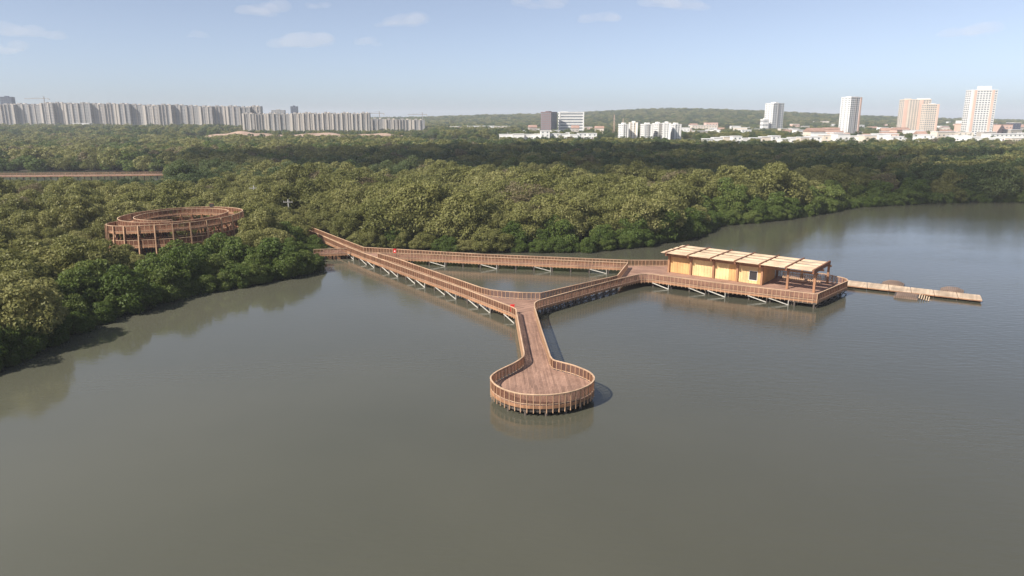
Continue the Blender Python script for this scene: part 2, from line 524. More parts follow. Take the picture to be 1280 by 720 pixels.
def hills(x, y):
    lat = np.where(y > 1, x / np.maximum(y, 1), 0)          # bearing
    E_ = town_edge(lat)
    h = 5.5 * np.where(lat < -.12, sstep(740, 900, y), sstep(E_ - 65, E_ + 40, y)) + 4.0 * sstep(800, 1300, y) * sstep(-0.05, -0.3, lat)
    def g(cx, cy, sx, sy, a):
        return a * np.exp(-((x-cx)/sx)**2 - ((y-cy)/sy)**2)
    h = h + g(530, 2450, 400, 560, 37) + g(-60, 2500, 380, 500, 15) + g(1050, 2700, 480, 700, 20) + g(-700, 2900, 700, 600, 10) + g(1900, 3000, 700, 800, 4)
    h = h + sstep(1300, 2400, y) * (2 + 3 * vnoise(x, y, 210))
    return h
def height(x, y):
    x, y = np.asarray(x, float), np.asarray(y, float)
    P = np.stack([x.ravel(), y.ravel()], 1)
    d = np.maximum(poly_sd(P, SHORE), poly_sd(P, LAG)).reshape(x.shape)
    d = d + 2.6 * sstep(600, 560, y)          # shallows reach in under the mangroves
    wet = -2.2 * np.clip(d / 10, 0, 1)
    dry = 0.55 * np.clip(-d / 5, 0, 1) + hills(x, y)
    return np.where(d > 0, wet, dry) + np.where(d > 0, 0, 0.12 * vnoise(x, y, 6) * np.clip(-d / 5, 0, 1))
def H1(x, y):
    return float(height(np.array([x]), np.array([y]))[0])

def axis(lo, hi, f0, f1, step):
    a = list(np.arange(f0, f1 + 0.1, step))
    s, v = step, f1
    while v < hi: s *= 1.12; v += s; a.append(v)
    s, v = step, f0
    while v > lo: s *= 1.12; v -= s; a.insert(0, v)
    return np.array(a)
def build_ground():
    xs, ys = axis(-5500, 5500, -190, 300, 3.5), axis(-800, 7000, 30, 400, 3.5)
    X, Y = np.meshgrid(xs, ys)
    Z = height(X, Y)
    nx, ny = len(xs), len(ys)
    me = bpy.data.meshes.new('ground')
    v = np.stack([X.ravel(), Y.ravel(), Z.ravel()], 1).astype(np.float32)
    i, j = np.meshgrid(np.arange(nx - 1), np.arange(ny - 1))
    a = (j * nx + i).ravel()
    q = np.stack([a, a + 1, a + nx + 1, a + nx], 1)
    fill(me, v, q)
    me.materials.append(M['ground'])
    me.polygons.foreach_set('use_smooth', np.ones(len(q), bool))
    o = put('ground', me); o['kind'] = 'structure'
def fill(me, v, q):
    me.vertices.add(len(v)); me.vertices.foreach_set('co', v.astype(np.float32).ravel())
    k = q.shape[1]
    me.loops.add(q.size); me.loops.foreach_set('vertex_index', q.astype(np.int32).ravel())
    me.polygons.add(len(q))
    me.polygons.foreach_set('loop_start', (np.arange(len(q)) * k).astype(np.int32))
    me.polygons.foreach_set('loop_total', np.full(len(q), k, np.int32))
    me.update(calc_edges=True)
build_ground()
m = MB()
m.v = [(-1000, -760, 0), (1000, -760, 0), (1000, 560, 0), (-1000, 560, 0)]; m.f = [(0, 1, 2, 3)]
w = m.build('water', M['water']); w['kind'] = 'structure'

# ------------------------------------------------------------------ boardwalks (rail lines read at handrail height)
def R(*pix): return P2(*pix, z=RAILZ)
A_near = R((372, 281.5), (385.5, 287), (434.4, 308.3), (453, 315.5), (480, 325.2), (520, 339.6), (578.5, 360), (640, 383.5), (644.7, 386))
A_far = R((375, 278.5), (388, 283.3), (420, 295.7), (454.4, 308.9))
A_in = R((472, 316.2), (494, 322.2), (520, 331.2), (560, 345), (599.5, 358.7), (613, 362), (630, 364), (650, 365.3), (675, 366))
B_far = R((454.4, 308.9), (491, 311), (600, 317.4), (784.7, 325))
B_near = R((472, 316.2), (500, 316.4), (540, 317.8), (600, 320.8), (784.7, 328.3))
C_far = R((675, 366), (682, 364.6), (720, 356), (771.8, 344.4))
C_near = R((667.9, 380), (668.8, 378), (671.5, 376.2), (677, 374.2), (720, 362.5), (771.8, 348.7), (797.6, 342.9))
E_west = R((784.7, 328.3), (771.8, 344.4))
E_near = R((797.6, 342.9), (808, 342.2), (816, 342.6), (905, 354.2), (1017.5, 367), (1022, 367.2))
E_right = R((1022, 367.2), (1060, 350.8), (1058, 348.4), (1053.7, 347))
E_far = R((1053.7, 347), (1030, 341.9), (836, 325.2), (784.7, 325))
LO_left = R((644.7, 386), (649.5, 412), (655, 441))
LO_right = R((687.7, 445), (677, 412.6), (668.5, 385), (667.9, 380))
LO_bowl = R((655, 441), (653.6, 446), (643, 453.3), (627, 461), (617, 467), (613.2, 472.5), (618, 479.6), (629, 486), (643, 490.4), (658, 492.8), (683, 493.4), (704, 491.3),
            (722, 487.2), (737, 480.4), (742.6, 473.6), (740, 467.6), (732.6, 462.6), (716.8, 456.4), (701, 452.2), (691.5, 449.4), (687.7, 445))
CC = sum(LO_bowl[3:18], Vector((0, 0))) / 15
lo_line = LO_left[:-1] + smooth(LO_bowl, 5) + LO_right[1:]

lo = thing('lookout_pier', 'round timber lookout platform at the end of its narrow neck over the water', 'pier', (CC.x, CC.y, 0))
def local(o, pts):      # the thing's empty sits at its base: move children's coordinates back
    return pts
def keep(o):            # children were given world coordinates; parent without moving them
    inv = Matrix.Translation(o.location).inverted()
    for c in o.children:
        c.matrix_parent_inverse = inv
m = MB(); m.box(-0.032, 0.032, -0.055, 0.055, -0.82, 1.07); LONG_POST = m.mesh('post', M['post'])
railing(lo, lo_line, step=0.63, post=LONG_POST)
stem_dir = ((LO_left[0] + LO_right[-1]) / 2 - CC)
deck_boards(lo, lo_line, stem_dir, w=0.16, maxlen=5)
supports(lo, LO_left, list(reversed(LO_right)), 3.2, '', '')
rim = smooth(LO_bowl[2:-2], 5)
for p, d in resample([CC + (q - CC) * .91 for q in rim], 2.1):
    put('pile', PILE_ME, lo, (p.x, p.y, 0))
for p, d in resample([CC + (q - CC) * .45 for q in rim], 2.6):
    put('pile', PILE_ME, lo, (p.x, p.y, 0))
m = MB()
for a, b in zip(rim[:-1], rim[1:]):
    a, b = CC + (a - CC) * .935, CC + (b - CC) * .935
    m.bar((a.x, a.y, DECK - .58), (b.x, b.y, DECK - .58), 0.14, 0.40)
m.build('ring_beam', M['pile'], lo)
keep(lo)

def walkway(name, label, rails, poly, direc, sup, group='timber boardwalks over the lagoon'):
    o = thing(name, label, 'boardwalk', (poly[0].x, poly[0].y, 0), group=group)
    for r in rails: railing(o, r)
    deck_boards(o, poly, direc)
    for s in sup: supports(o, *s)
    keep(o)
    return o
junction = [A_near[-1], LO_right[-1], C_near[0], C_near[1], C_near[2], C_near[3], C_far[1], C_far[0]]
walkway('boardwalk', 'long straight boardwalk from the left mangrove bank to the junction above the round lookout',
        [A_near, A_far, A_in], A_far + [A_in[0]] + A_in[1:] + [C_far[1], C_near[3], C_near[2], C_near[1], C_near[0]] + list(reversed(A_near)),
        (A_near[-1] - A_near[3]).orthogonal(), [(A_near[2:], [A_far[2], A_far[3], A_in[0]] + A_in[1:7] + [A_in[8]], 3.4, 'diag', '')])
walkway('boardwalk', 'rear boardwalk running along the forest edge behind the enclosed triangle of water',
        [B_far, B_near], [B_far[0]] + B_far[1:] + list(reversed(B_near)), (B_far[-1] - B_far[1]).orthogonal(),
        [(B_near, [B_far[0].lerp(B_far[1], .5)] + B_far[1:], 3.6, 'diag', '', 1)])
walkway('boardwalk', 'short boardwalk on cross braced piles between the junction and the pavilion deck',
        [C_far, C_near], C_far[1:] + [C_near[5], C_near[4], C_near[3]], (C_far[-1] - C_far[1]).orthogonal(),
        [(C_near[3:6], C_far[1:], 1.9, 'x', 'x')])
F_near = R((434, 310.2), (415, 311), (392, 311.8)); F_far = R((425, 305.5), (410, 306), (392, 306.6))
walkway('boardwalk', 'low side boardwalk branching off into the leafy bank beside the long boardwalk', [F_near], F_near + list(reversed(F_far)),
        (0.2, 1), [(F_near, F_far, 2.5, '', '')])

# ------------------------------------------------------------------ pavilion deck and pavilion
pd = thing('pavilion_deck', 'wide timber deck on braced piles carrying the roofed pavilion', 'deck', (E_near[3].x, E_near[3].y, 0))
for r in (E_west, E_near, E_right, E_far): railing(pd, r)
poly = [E_west[0], E_west[1], C_near[5]] + E_near + E_right[1:] + E_far[1:]
u_dir = (E_near[4] - E_near[3]).normalized()
deck_boards(pd, poly, u_dir, w=0.17)
E_mid = [E_near[2].lerp(E_far[2], .5), E_near[4].lerp(E_far[0], .5)]
supports(pd, E_near[2:5], E_mid, 3.4, 'diag', '')
supports(pd, E_mid, [E_far[2], E_far[1], E_far[0]], 3.4, '', '')
supports(pd, E_right[:2], [E_right[0].lerp(E_near[3], .25), E_far[1].lerp(E_far[2], .2)], 2.4, 'x', '')
keep(pd)

rc = G(1020, 337.5, 5.1); rl = G(827.5, 314, 5.1)
U = Vector((rl.x - rc.x, rl.y - rc.y)); UL = U.length; U.normalize()
V = Vector((U.y, -U.x))
if V.y < 0: V = -V
VL = 9.4
def pv(u, v):
    return Vector((rc.x, rc.y)) + U * u + V * v
pav = thing('pavilion', 'long timber pavilion with cream slatted panel roof and yellow boarded walls', 'pavilion', (pv(UL/2, VL/2).x, pv(UL/2, VL/2).y, DECK))
def pbox(mb, u0, u1, v0, v1, z0, z1):
    a, b, c, d = pv(u0, v0), pv(u1, v0), pv(u1, v1), pv(u0, v1)
    if (b - a).x * (d - a).y - (b - a).y * (d - a).x < 0: a, b, c, d = a, d, c, b
    mb.quadbox(a, b, c, d, z0, z1)
NB = 6
bay = (UL - 1.2) / NB
u_of = [0.35 + bay * k for k in range(NB + 1)]
ZR = 4.72
for k, u in enumerate(u_of):
    for v in (1.30, VL - 0.35):
        mb = MB(); pbox(mb, u - 0.17, u + 0.17, v - 0.17, v + 0.17, DECK + 0.002, ZR - 0.32); mb.build('column', M['beam'], pav)
    mb = MB(); pbox(mb, u - 0.14, u + 0.14, -0.12, VL, ZR - 0.30, ZR + 0.36); mb.build('cross_beam', M['slat'], pav)
for v in (1.30, VL/2, VL - 0.35):
    mb = MB(); pbox(mb, -0.05, UL - 0.1, v - 0.11, v + 0.11, ZR - 0.62, ZR - 0.305); mb.build('roof_beam', M['beam'], pav)
NR = 4
rowd = VL / NR
for k in range(-0, NB + 1):
    ua = u_of[k] + 0.20
    ub = (u_of[k+1] - 0.20) if k < NB else UL + 0.05
    for r in range(NR):
        v0 = r * rowd - (0.35 if r == 0 else 0.0); v1 = (r + 1) * rowd - (0.85 if r != 0 else 0.55)
        mb = MB()
        ns = 9
        for s in range(ns):
            f0, f1 = s / ns, (s + 1) / ns - 0.012
            va, vb = v0 + (v1-v0)*f0, v0 + (v1-v0)*f1
            za, zb = ZR + 0.24 + 0.05*f0, ZR + 0.24 + 0.05*f1
            a, b, c, d = pv(ua, va), pv(ua, vb), pv(ub, vb), pv(ub, va)
            if (b-a).x*(d-a).y - (b-a).y*(d-a).x < 0:
                mb.quadbox(a, d, c, b, [za-.05, za-.05, zb-.05, zb-.05], [za, za, zb, zb])
            else:
                mb.quadbox(a, b, c, d, [za-.05, zb-.05, zb-.05, za-.05], [za, zb, zb, za])
        mb.build('roof_panel', M['cream'], pav)
# shade laths hanging under the eave
mb = MB()
for u in np.arange(0.4, UL - 0.2, 0.28):
    pbox(mb, u, u + 0.07, -0.30, 1.2, ZR + 0.08, ZR + 0.155)
mb.build('lath', M['beam'], pav, stuff=True)
# boarded walls: four bays enclosed
WV = 1.52
wall_plan = []
for k in range(2, 6):
    ua, ub = u_of[k] + 0.05, u_of[k+1] - 0.05
    wall_plan.append((k, ua, ub))
def boards(ua, ub, v, z0, z1, mat, name='wall_board'):
    n = max(1, round((ub - ua) / 0.52)); w_ = (ub - ua) / n
    for i in range(n):
        mb = MB(); pbox(mb, ua + i*w_ + 0.012, ua + (i+1)*w_ - 0.012, v - 0.03 - 0.012*(i % 2), v + 0.05, z0, z1); mb.build(name, M[mat], pav)
z0, z1 = DECK + 0.03, ZR - 0.62
for k, ua, ub in wall_plan:
    if k == 5: boards(ua, ub, WV, z0, z1, 'wall_o')
    elif k == 4:
        mid = ua + (ub - ua) * 0.55
        boards(ua, mid, WV, z0, z1, 'wall_y'); boards(mid, ub, WV, z0, z1, 'wall_y')
    elif k == 3:
        mid = ua + (ub - ua) * 0.36
        boards(ua, mid, WV, z0, z1, 'wall_o'); boards(mid, ub, WV, z0, z1, 'wall_y')
    else:
        # bay with the window
        wu0, wu1, wz0, wz1 = ua + 0.75, ua + 2.15, DECK + 0.55, DECK + 2.15
        boards(ua, wu0, WV, z0, z1, 'wall_o'); boards(wu1, ub, WV, z0, z1, 'wall_y')
        boards(wu0, wu1, WV, z0, wz0, 'wall_y'); boards(wu0, wu1, WV, wz1, z1, 'wall_y')
        mb = MB(); t_ = 0.05
        pbox(mb, wu0, wu1, WV-.07, WV+.07, wz1 - t_, wz1); pbox(mb, wu0, wu1, WV-.07, WV+.07, wz0, wz0 + t_)
        pbox(mb, wu0, wu0 + t_, WV-.069, WV+.069, wz0 + t_, wz1 - t_); pbox(mb, wu1 - t_, wu1, WV-.069, WV+.069, wz0 + t_, wz1 - t_)
        wf = mb.build('window', M['white'], pav)
        mb = MB(); pbox(mb, wu0 + t_, wu1 - t_, WV+.02, WV+.03, wz0 + t_, wz1 - t_); mb.build('pane', M['dark'], wf)
for k in (2, 3, 4, 5, 6):
    mb = MB(); pbox(mb, u_of[k] - 0.045, u_of[k] + 0.045, WV - .08, WV + .06, z0, z1); mb.build('wall_stud', M['wall_b'], pav)
def endwall(u, mat, s):
    n = 14
    for i in range(n):
        va, vb = WV + .07 + (VL - 1.6 - WV) * i / n, WV + .07 + (VL - 1.6 - WV) * (i + 1) / n - .02
        mb = MB(); pbox(mb, u - 0.04, u + 0.04 + 0.012 * (i % 2), va, vb, z0, z1); mb.build('wall_board', M[mat], pav)
endwall(u_of[2], 'wall_o', -1); endwall(u_of[6] - 0.05, 'wall_b', 1)
boards(u_of[2] + .05, u_of[6] - .1, VL - 1.5, z0, z1, 'wall_b')
mb = MB(); pbox(mb, u_of[2] + .05, u_of[6] - .1, WV + .08, VL - 1.55, z1 - .12, z1 - .04); mb.build('ceiling_panel', M['wall_b'], pav)
keep(pav)
# bench screen on the open terrace
bs = thing('slatted_screen', 'low slatted timber screen on the open terrace under the pavilion roof', 'screen', (pv(4, VL-1).x, pv(4, VL-1).y, DECK))
for u in np.arange(1.2, 7.4, 0.30):
    mb = MB(); pbox(mb, u, u + .10, VL - 1.45, VL - 1.39, DECK + .01, DECK + 1.35); mb.build('slat', M['post'], bs)
for z in (DECK + .35, DECK + 1.1):
    mb = MB(); pbox(mb, 1.15, 7.4, VL - 1.385, VL - 1.33, z, z + .10); mb.build('rail', M['rail'], bs)
keep(bs)

# red boxes on the railings
def red_box(px, py, label):
    p = G(px, py, RAILZ)
    t = thing('life_ring_box', label, 'box', (p.x, p.y, DECK), group='red boxes on the railings')
    mb = MB(); mb.box(p.x - .28, p.x + .28, p.y - .22, p.y - .09, DECK + .35, DECK + 1.30); mb.build('cabinet', M['red'], t)
    mb = MB(); mb.box(p.x - .34, p.x + .34, p.y - .25, p.y - .06, DECK + 1.303, DECK + 1.36); mb.build('cap', M['red'], t)
    mb = MB(); mb.box(p.x - .12, p.x + .12, p.y - .235, p.y - .222, DECK + .78, DECK + 1.02); mb.build('plate', M['white'], t)
    keep(t)
red_box(640.5, 382.5, 'bright red box hung on the railing beside the neck of the lookout')
red_box(493.5, 312.5, 'red box with pale plate on the railing of the rear boardwalk')

# ------------------------------------------------------------------ floating dock
def FD(*pix, z=0.5): return P2(*pix, z=z)
far0, far1, near1, near0 = FD((1058, 350.0), (1226, 368.9), (1228.5, 375.4), (1058, 356.4))
dk = thing('floating_dock', 'narrow pale floating dock reaching out from the pavilion deck', 'dock', (far0.x, far0.y, 0))
NS = 6
for k in range(NS):
    f0, f1 = k / NS + 0.001, (k + 1) / NS - 0.003
    q = [near0.lerp(near1, f0), near0.lerp(near1, f1), far0.lerp(far1, f1), far0.lerp(far1, f0)]
    dbs = deck_boards(dk, q, (q[1] - q[0]).orthogonal(), z=0.5, w=0.16, mat='dock')
    mb = MB(); mb.quadbox(*q, 0.30, 0.44); mb.build('frame', M['beam'], dk)
    for s in (0.2, 0.8):
        cpt = near0.lerp(near1, f0 + (f1-f0)*s).lerp(far0.lerp(far1, f0 + (f1-f0)*s), .5); dd = (q[1]-q[0]).normalized(); nn = Vector((-dd.y, dd.x))
        a, b, c, d = cpt - dd*.6 - nn*.75, cpt + dd*.6 - nn*.75, cpt + dd*.6 + nn*.75, cpt - dd*.6 + nn*.75
        mb = MB(); mb.quadbox(a, b, c, d, -0.35, 0.297); mb.build('float', M['float'], dk)
keep(dk)
ddir = (near1 - near0).normalized(); dn = Vector((-ddir.y, ddir.x))
if dn.y < 0: dn = -dn
def landing(s, side, label, steps):
    base = (near0 if side < 0 else far0).lerp(near1 if side < 0 else far1, s) + dn * side * 0.08
    t = thing('landing_stage', label, 'landing stage', (base.x, base.y, 0), group='landing stages beside the floating dock')
    L_, W_ = 3.4, 3.2
    n = 12
    for i in range(n):
        f0, f1 = i / n, (i + 1) / n - .012
        # humped boards: a gentle arch over the floats
        za, zb = [0.30 + (0.42 if steps == 0 else .14) * min(1, f / .30, (1 - f) / .30) for f in (f0, f1)]
        a, b = base + ddir * (f0 - .5) * L_, base + ddir * (f1 - .5) * L_
        c, d = b + dn * side * W_, a + dn * side * W_
        mb = MB()
        if side > 0: mb.quadbox(a, b, c, d, [za-.06, zb-.06, zb-.06, za-.06], [za, zb, zb, za])
        else: mb.quadbox(d, c, b, a, [za-.06, zb-.06, zb-.06, za-.06], [za, zb, zb, za])
        mb.build('board', M['dockdark'], t)
        e0, e1 = (a, b) if side < 0 else (d, c)
        for e0, e1 in ((a, b), (d, c)):
            mb = MB(); mb.bar((e0.x, e0.y, (za + .02) / 2 - .04), (e1.x, e1.y, (zb + .02) / 2 - .04), .05, max(.1, (za + zb) / 2 - .10)); mb.build('skirt_board', M['dockdark'], t)
    for s2 in (-.42, .42):
        c0 = base + ddir * s2 * L_ + dn * side * .1; c1 = c0 + dn * side * (W_ - .2)
        mb = MB(); mb.bar((c0.x, c0.y, .1), (c1.x, c1.y, .1), .5, .46); mb.build('float', M['float'], t)
    for i in range(steps):
        x0 = base + ddir * (L_ / 2 + .12 + .33 * i)
        x1 = x0 + dn * side * W_ * .95
        z = .40 - .07 * i
        mb = MB(); mb.bar((x0.x, x0.y, z), (x1.x, x1.y, z), .15, .06); mb.build('step', M['cream'], t)
    keep(t)
landing(.47, -1, 'low landing stage with pale steps on the near side of the floating dock', 5)
landing(.36, 1, 'humped dark landing stage nearer the pavilion on the far side of the floating dock', 0)
landing(.80, 1, 'humped dark landing stage by the outer end of the floating dock', 0)

# ------------------------------------------------------------------ spiral ramp tower among the mangroves
sc_c = Vector((XAT(222, 150, 7), 150.0)); SR = 13.3
sp = thing('spiral_ramp', 'round timber spiral ramp tower rising out of the mangrove canopy', 'tower', (sc_c.x, sc_c.y, 0.4))
def spz(t):
    return np.interp(t, [0, .12, 0.25, .5, .75, 1.0, 1.25, 1.5, 1.75, 2.0, 2.3], [2.2, 3.2, 3.9, 4.4, 4.8, 5.5, 6.7, 7.4, 7.2, 6.8, 6.9])
def spr(t):
    return float(np.interp(t, [0, 1.0, 1.35, 1.6, 2.3], [SR, SR, SR - .2, SR - .3, SR - 3.1]))
def spp(t, dr=0.0):
    a = math.pi + 2 * math.pi * t
    r = spr(t) + dr
    return Vector((sc_c.x + math.cos(a) * r, sc_c.y + math.sin(a) * r, float(spz(t))))
SPW = 2.9
T0, T1, NT = 0.0, 2.3, 230
ts = [T0 + (T1 - T0) * k / NT for k in range(NT + 1)]
mb = MB()
NBD = 900
for k in range(NBD):
    t0, t1 = T0 + (T1-T0)*k/NBD, T0 + (T1-T0)*(k+.93)/NBD
    a, b, c, d = spp(t0), spp(t1), spp(t1, -SPW), spp(t0, -SPW)
    mb.quadbox(a, b, c, d, [a.z-.06, b.z-.06, c.z-.06, d.z-.06], [a.z, b.z, c.z, d.z])
mb.build('deck_board', M['spiral'], sp, stuff=True)
o_line = [spp(t) for t in ts]; i_line = [spp(t, -SPW) for t in ts]
railing(sp, o_line, step=1.0, slat_step=0.085, h=1.2)
railing(sp, i_line, step=1.0, slat_step=0.09, h=1.2)
for k in range(26):
    a = 2 * math.pi * k / 26
    t_ = ((a - math.pi) / (2 * math.pi)) % 1.0
    tt = t_ + 1.0 if t_ + 1 <= T1 else t_
    p = spp(tt, 0.16); b = Vector((sc_c.x + math.cos(a) * (SR + .55), sc_c.y + math.sin(a) * (SR + .55), 0))
    mb = MB(); mb.bar((b.x, b.y, -0.5), (p.x, p.y, p.z + 1.15), 0.22, 0.22); mb.build('column', M['post'], sp)
    p = spp(tt, -SPW - .14)
    mb = MB(); mb.bar((p.x, p.y, -0.5), (p.x, p.y, p.z - .1), 0.20, 0.20); mb.build('inner_column', M['beam'], sp)
    tn = ((a + 2 * math.pi / 26 - math.pi) / (2 * math.pi)) % 1.0 + 1.0
    if tn <= T1 and abs(tn - tt) < .2:
        for dr_, za, zb in ((-SPW - .2, 1.0, None), (-SPW - .2, None, 1.0), (-SPW * .5, None, 2.0)):
            q0, q1 = spp(tt, dr_), spp(tn, dr_)
            mb = MB(); mb.bar((q0.x, q0.y, za if za else q0.z - .4), (q1.x, q1.y, zb if zb else q1.z - .4), .14, .18); mb.build('brace', M['slat'], sp)
    p0, p1 = spp(tt, .1), spp(tt, -SPW - .05)
    mb = MB(); mb.bar((p0.x, p0.y, p0.z - .36), (p1.x, p1.y, p1.z - .36), 0.16, 0.26); mb.build('cross_beam', M['beam'], sp)
keep(sp)
p = spp(1.72, 0.0)
bx = thing('notice_box', 'small dark box standing on the rim of the spiral ramp', 'box', (p.x, p.y, p.z))
mb = MB(); mb.box(p.x-.45, p.x+.45, p.y-.12, p.y+.12, p.z+1.13, p.z+1.85); mb.build('board', M['dark'], bx)
mb = MB(); mb.box(p.x-.5, p.x+.5, p.y-.16, p.y+.16, p.z+1.853, p.z+1.92); mb.build('cap', M['slat'], bx)
keep(bx)

# ------------------------------------------------------------------ far boardwalk over the small lagoon on the left
fn = P2((-120, 218.4), (60, 217.2), (150, 216.4), (212, 215.6), z=4.0); ff = P2((-120, 217.2), (60, 216.0), (150, 215.2), (212, 214.4), z=4.0)
fb = thing('boardwalk', 'distant boardwalk crossing the small pond behind the left mangroves', 'boardwalk', (fn[1].x, fn[1].y, 0), group='timber boardwalks over the lagoon')
for r in (fn, ff): railing(fb, r, z=3.0, step=2.6, slat_step=0.4, h=1.0)
deck_boards(fb, fn + list(reversed(ff)), (0, 1), z=3.0, w=0.6, gap=.03, mat='deck')
for k in range(0, 40):
    a, b = fn[0].lerp(fn[3], k / 39), ff[0].lerp(ff[3], k / 39)
    mb = MB(); mb.bar((a.x, a.y + .4, -1.5), (a.x, a.y + .4, 2.7), .3, .3); mb.build('pile', M['pile'], fb)
    mb = MB(); mb.bar((a.x, a.y + .2, 2.62), (b.x, b.y - .2, 2.62), .3, .3); mb.build('cap_beam', M['pile'], fb)
keep(fb)

# ------------------------------------------------------------------ utility poles
def pole(px, y, top_py, label):
    z1 = ZAT(top_py, y); x = XAT(px, y, z1)
    t = thing('utility_pole', label, 'pole', (x, y, 0.3), group='utility poles in the mangroves')
    mb = MB(); mb.tube([(x, y, 0), (x, y, z1)], [.22, .14], 8); mb.build('mast', M['concrete'], t)
    mb = MB(); mb.bar((x - 1.2, y - .2, z1 - .7), (x + 1.2, y - .2, z1 - .7), .10, .10); mb.build('crossarm', M['concrete'], t)
    for s in (-1.05, 0.45, 1.05):
        mb = MB(); mb.tube([(x + s, y - .2, z1 - .62), (x + s, y - .2, z1 - .32)], [.05, .04], 6); mb.build('insulator', M['concrete'], t)
    keep(t)
pole(317, 205, 232, 'taller grey utility pole with crossarm among olive mangroves behind the spiral ramp')
pole(360, 178, 249, 'short grey utility pole by the forest clearing behind the long boardwalk')

# ------------------------------------------------------------------ trees
def unit(n):
    v = RNG.normal(size=(n, 3)); return v / np.linalg.norm(v, axis=1)[:, None]
def crown_mesh(name, mat, R_, Hh, base, nclump, nleaf, ls, rc, fill_in=0.22, rough=0.8):
    """leaf sprays on lumpy clumps that fill a dome from z=base to Hh"""
    vs_, size = [], []
    mid = base + (Hh - base) * 0.36
    d = unit(nclump * 3)
    d = d[d[:, 2] > -0.75][:nclump]
    wob = 0.66 + 0.46 * RNG.random(len(d))
    cen = np.stack([d[:, 0] * R_ * wob, d[:, 1] * R_ * wob, mid + np.where(d[:, 2] > 0, d[:, 2] * (Hh - mid), d[:, 2] * (mid - base)) * wob], 1)
    shrink = 1 - rc * 0.55 / R_
    cen[:, :2] *= shrink
    rad = rc * RNG.uniform(0.65, 1.3, len(d))
    P, N, S = [], [], []
    for c, r, dd in zip(cen, rad, d):
        n = int(nleaf * (r / rc) ** 2)
        q = unit(n) + dd * 0.45 + np.array([0, 0, 0.25])
        q /= np.linalg.norm(q, axis=1)[:, None]
        rr = r * (0.72 + 0.40 * RNG.random(n))
        P.append(c + q * rr[:, None] * np.array([1.1, 1.1, 0.8]))
        N.append(q * 0.9 + unit(n) * rough)
        S.append(np.full(n, 1.0))
    nf = int(len(cen) * nleaf * fill_in)
    q = unit(nf); rr = RNG.random(nf) ** 0.5 * 0.8
    P.append(np.stack([q[:, 0]*rr*R_, q[:, 1]*rr*R_, mid + q[:, 2]*rr*(Hh - mid)*.9], 1)); N.append(unit(nf)); S.append(np.full(nf, 1.25))
    P, N, S = np.concatenate(P), np.concatenate(N), np.concatenate(S)
    ok = P[:, 2] > 0.15
    P, N, S = P[ok], N[ok], S[ok]
    N /= np.linalg.norm(N, axis=1)[:, None]
    t = np.cross(N, unit(len(N))); t /= np.linalg.norm(t, axis=1)[:, None]
    b = np.cross(N, t)
    s = ls * RNG.uniform(0.6, 1.35, len(N)) * S
    A, B = t * s[:, None], b * (s * 0.62)[:, None]
    V_ = np.stack([P - A, P - B * .9 + A * .1, P + A, P + B * .9 + A * .1], 1).reshape(-1, 3)
    Q = np.arange(len(V_)).reshape(-1, 4)
    me = bpy.data.meshes.new(name)
    fill(me, V_, Q)
    me.materials.append(mat)
    return me
def trunk_mesh(name, Hh, R_, seed):
    rr = random.Random(seed)
    mb = MB()
    for s in range(rr.choice((2, 3, 3))):
        a = rr.uniform(0, 6.28); r = rr.uniform(.1, .5)
        lean = rr.uniform(.1, .35) * R_
        pts = [(math.cos(a)*r, math.sin(a)*r, -.8), (math.cos(a)*(r+lean*.4), math.sin(a)*(r+lean*.4), Hh*.3), (math.cos(a)*(r+lean), math.sin(a)*(r+lean), Hh*.72)]
        mb.tube(pts, [.17, .12, .05], 6)
        for k in range(4):
            b = a + rr.uniform(-1.2, 1.2); z = Hh * rr.uniform(.3, .55); q = Vector(pts[1]).lerp(Vector(pts[2]), .4)
            mb.tube([(q.x, q.y, z), (q.x + math.cos(b)*R_*.5, q.y + math.sin(b)*R_*.5, z + Hh*.2)], [.07, .025], 5)
    for k in range(7):      # prop roots
        a = rr.uniform(0, 6.28); r = rr.uniform(.8, 1.7)
        mb.tube([(0, 0, 1.3), (math.cos(a)*r*.6, math.sin(a)*r*.6, .9), (math.cos(a)*r, math.sin(a)*r, -.6)], [.06, .05, .04], 5)
    return mb.mesh(name, M['bark'])
KINDS = {}
spec = {   # kind: (material, radius, height, base, clumps, leaves, leaf size, clump radius)
    'green': ('leaf_green', 4.0, 6.1, 0.35, 46, 180, 0.21, 1.2),
    'olive': ('leaf_olive', 5.0, 8.0, 1.3, 60, 180, 0.22, 1.35),
    'dry':   ('leaf_dry', 4.4, 7.2, 1.6, 44, 95, 0.19, 1.2),
    'deep':  ('leaf_deep', 5.0, 8.0, 1.2, 58, 160, 0.235, 1.4)}
for kd, (mt, r_, h_, b_, nc, nl, ls, rc_) in spec.items():
    KINDS[kd] = []
    for v in range(4):
        k = RNG.uniform(.9, 1.12)
        KINDS[kd].append((crown_mesh('crown', M[mt], r_ * k, h_ * RNG.uniform(.9, 1.1), b_, nc, nl, ls, rc_),
                          trunk_mesh('trunk', h_, r_, v + 10)))
FARS = {kd: [crown_mesh('crown', M[mt], r_ * 1.08, h_, b_, 30, 46, 0.40, 1.5, .22, .38) for v in range(3)] for kd, (mt, r_, h_, b_, *_x) in spec.items()}

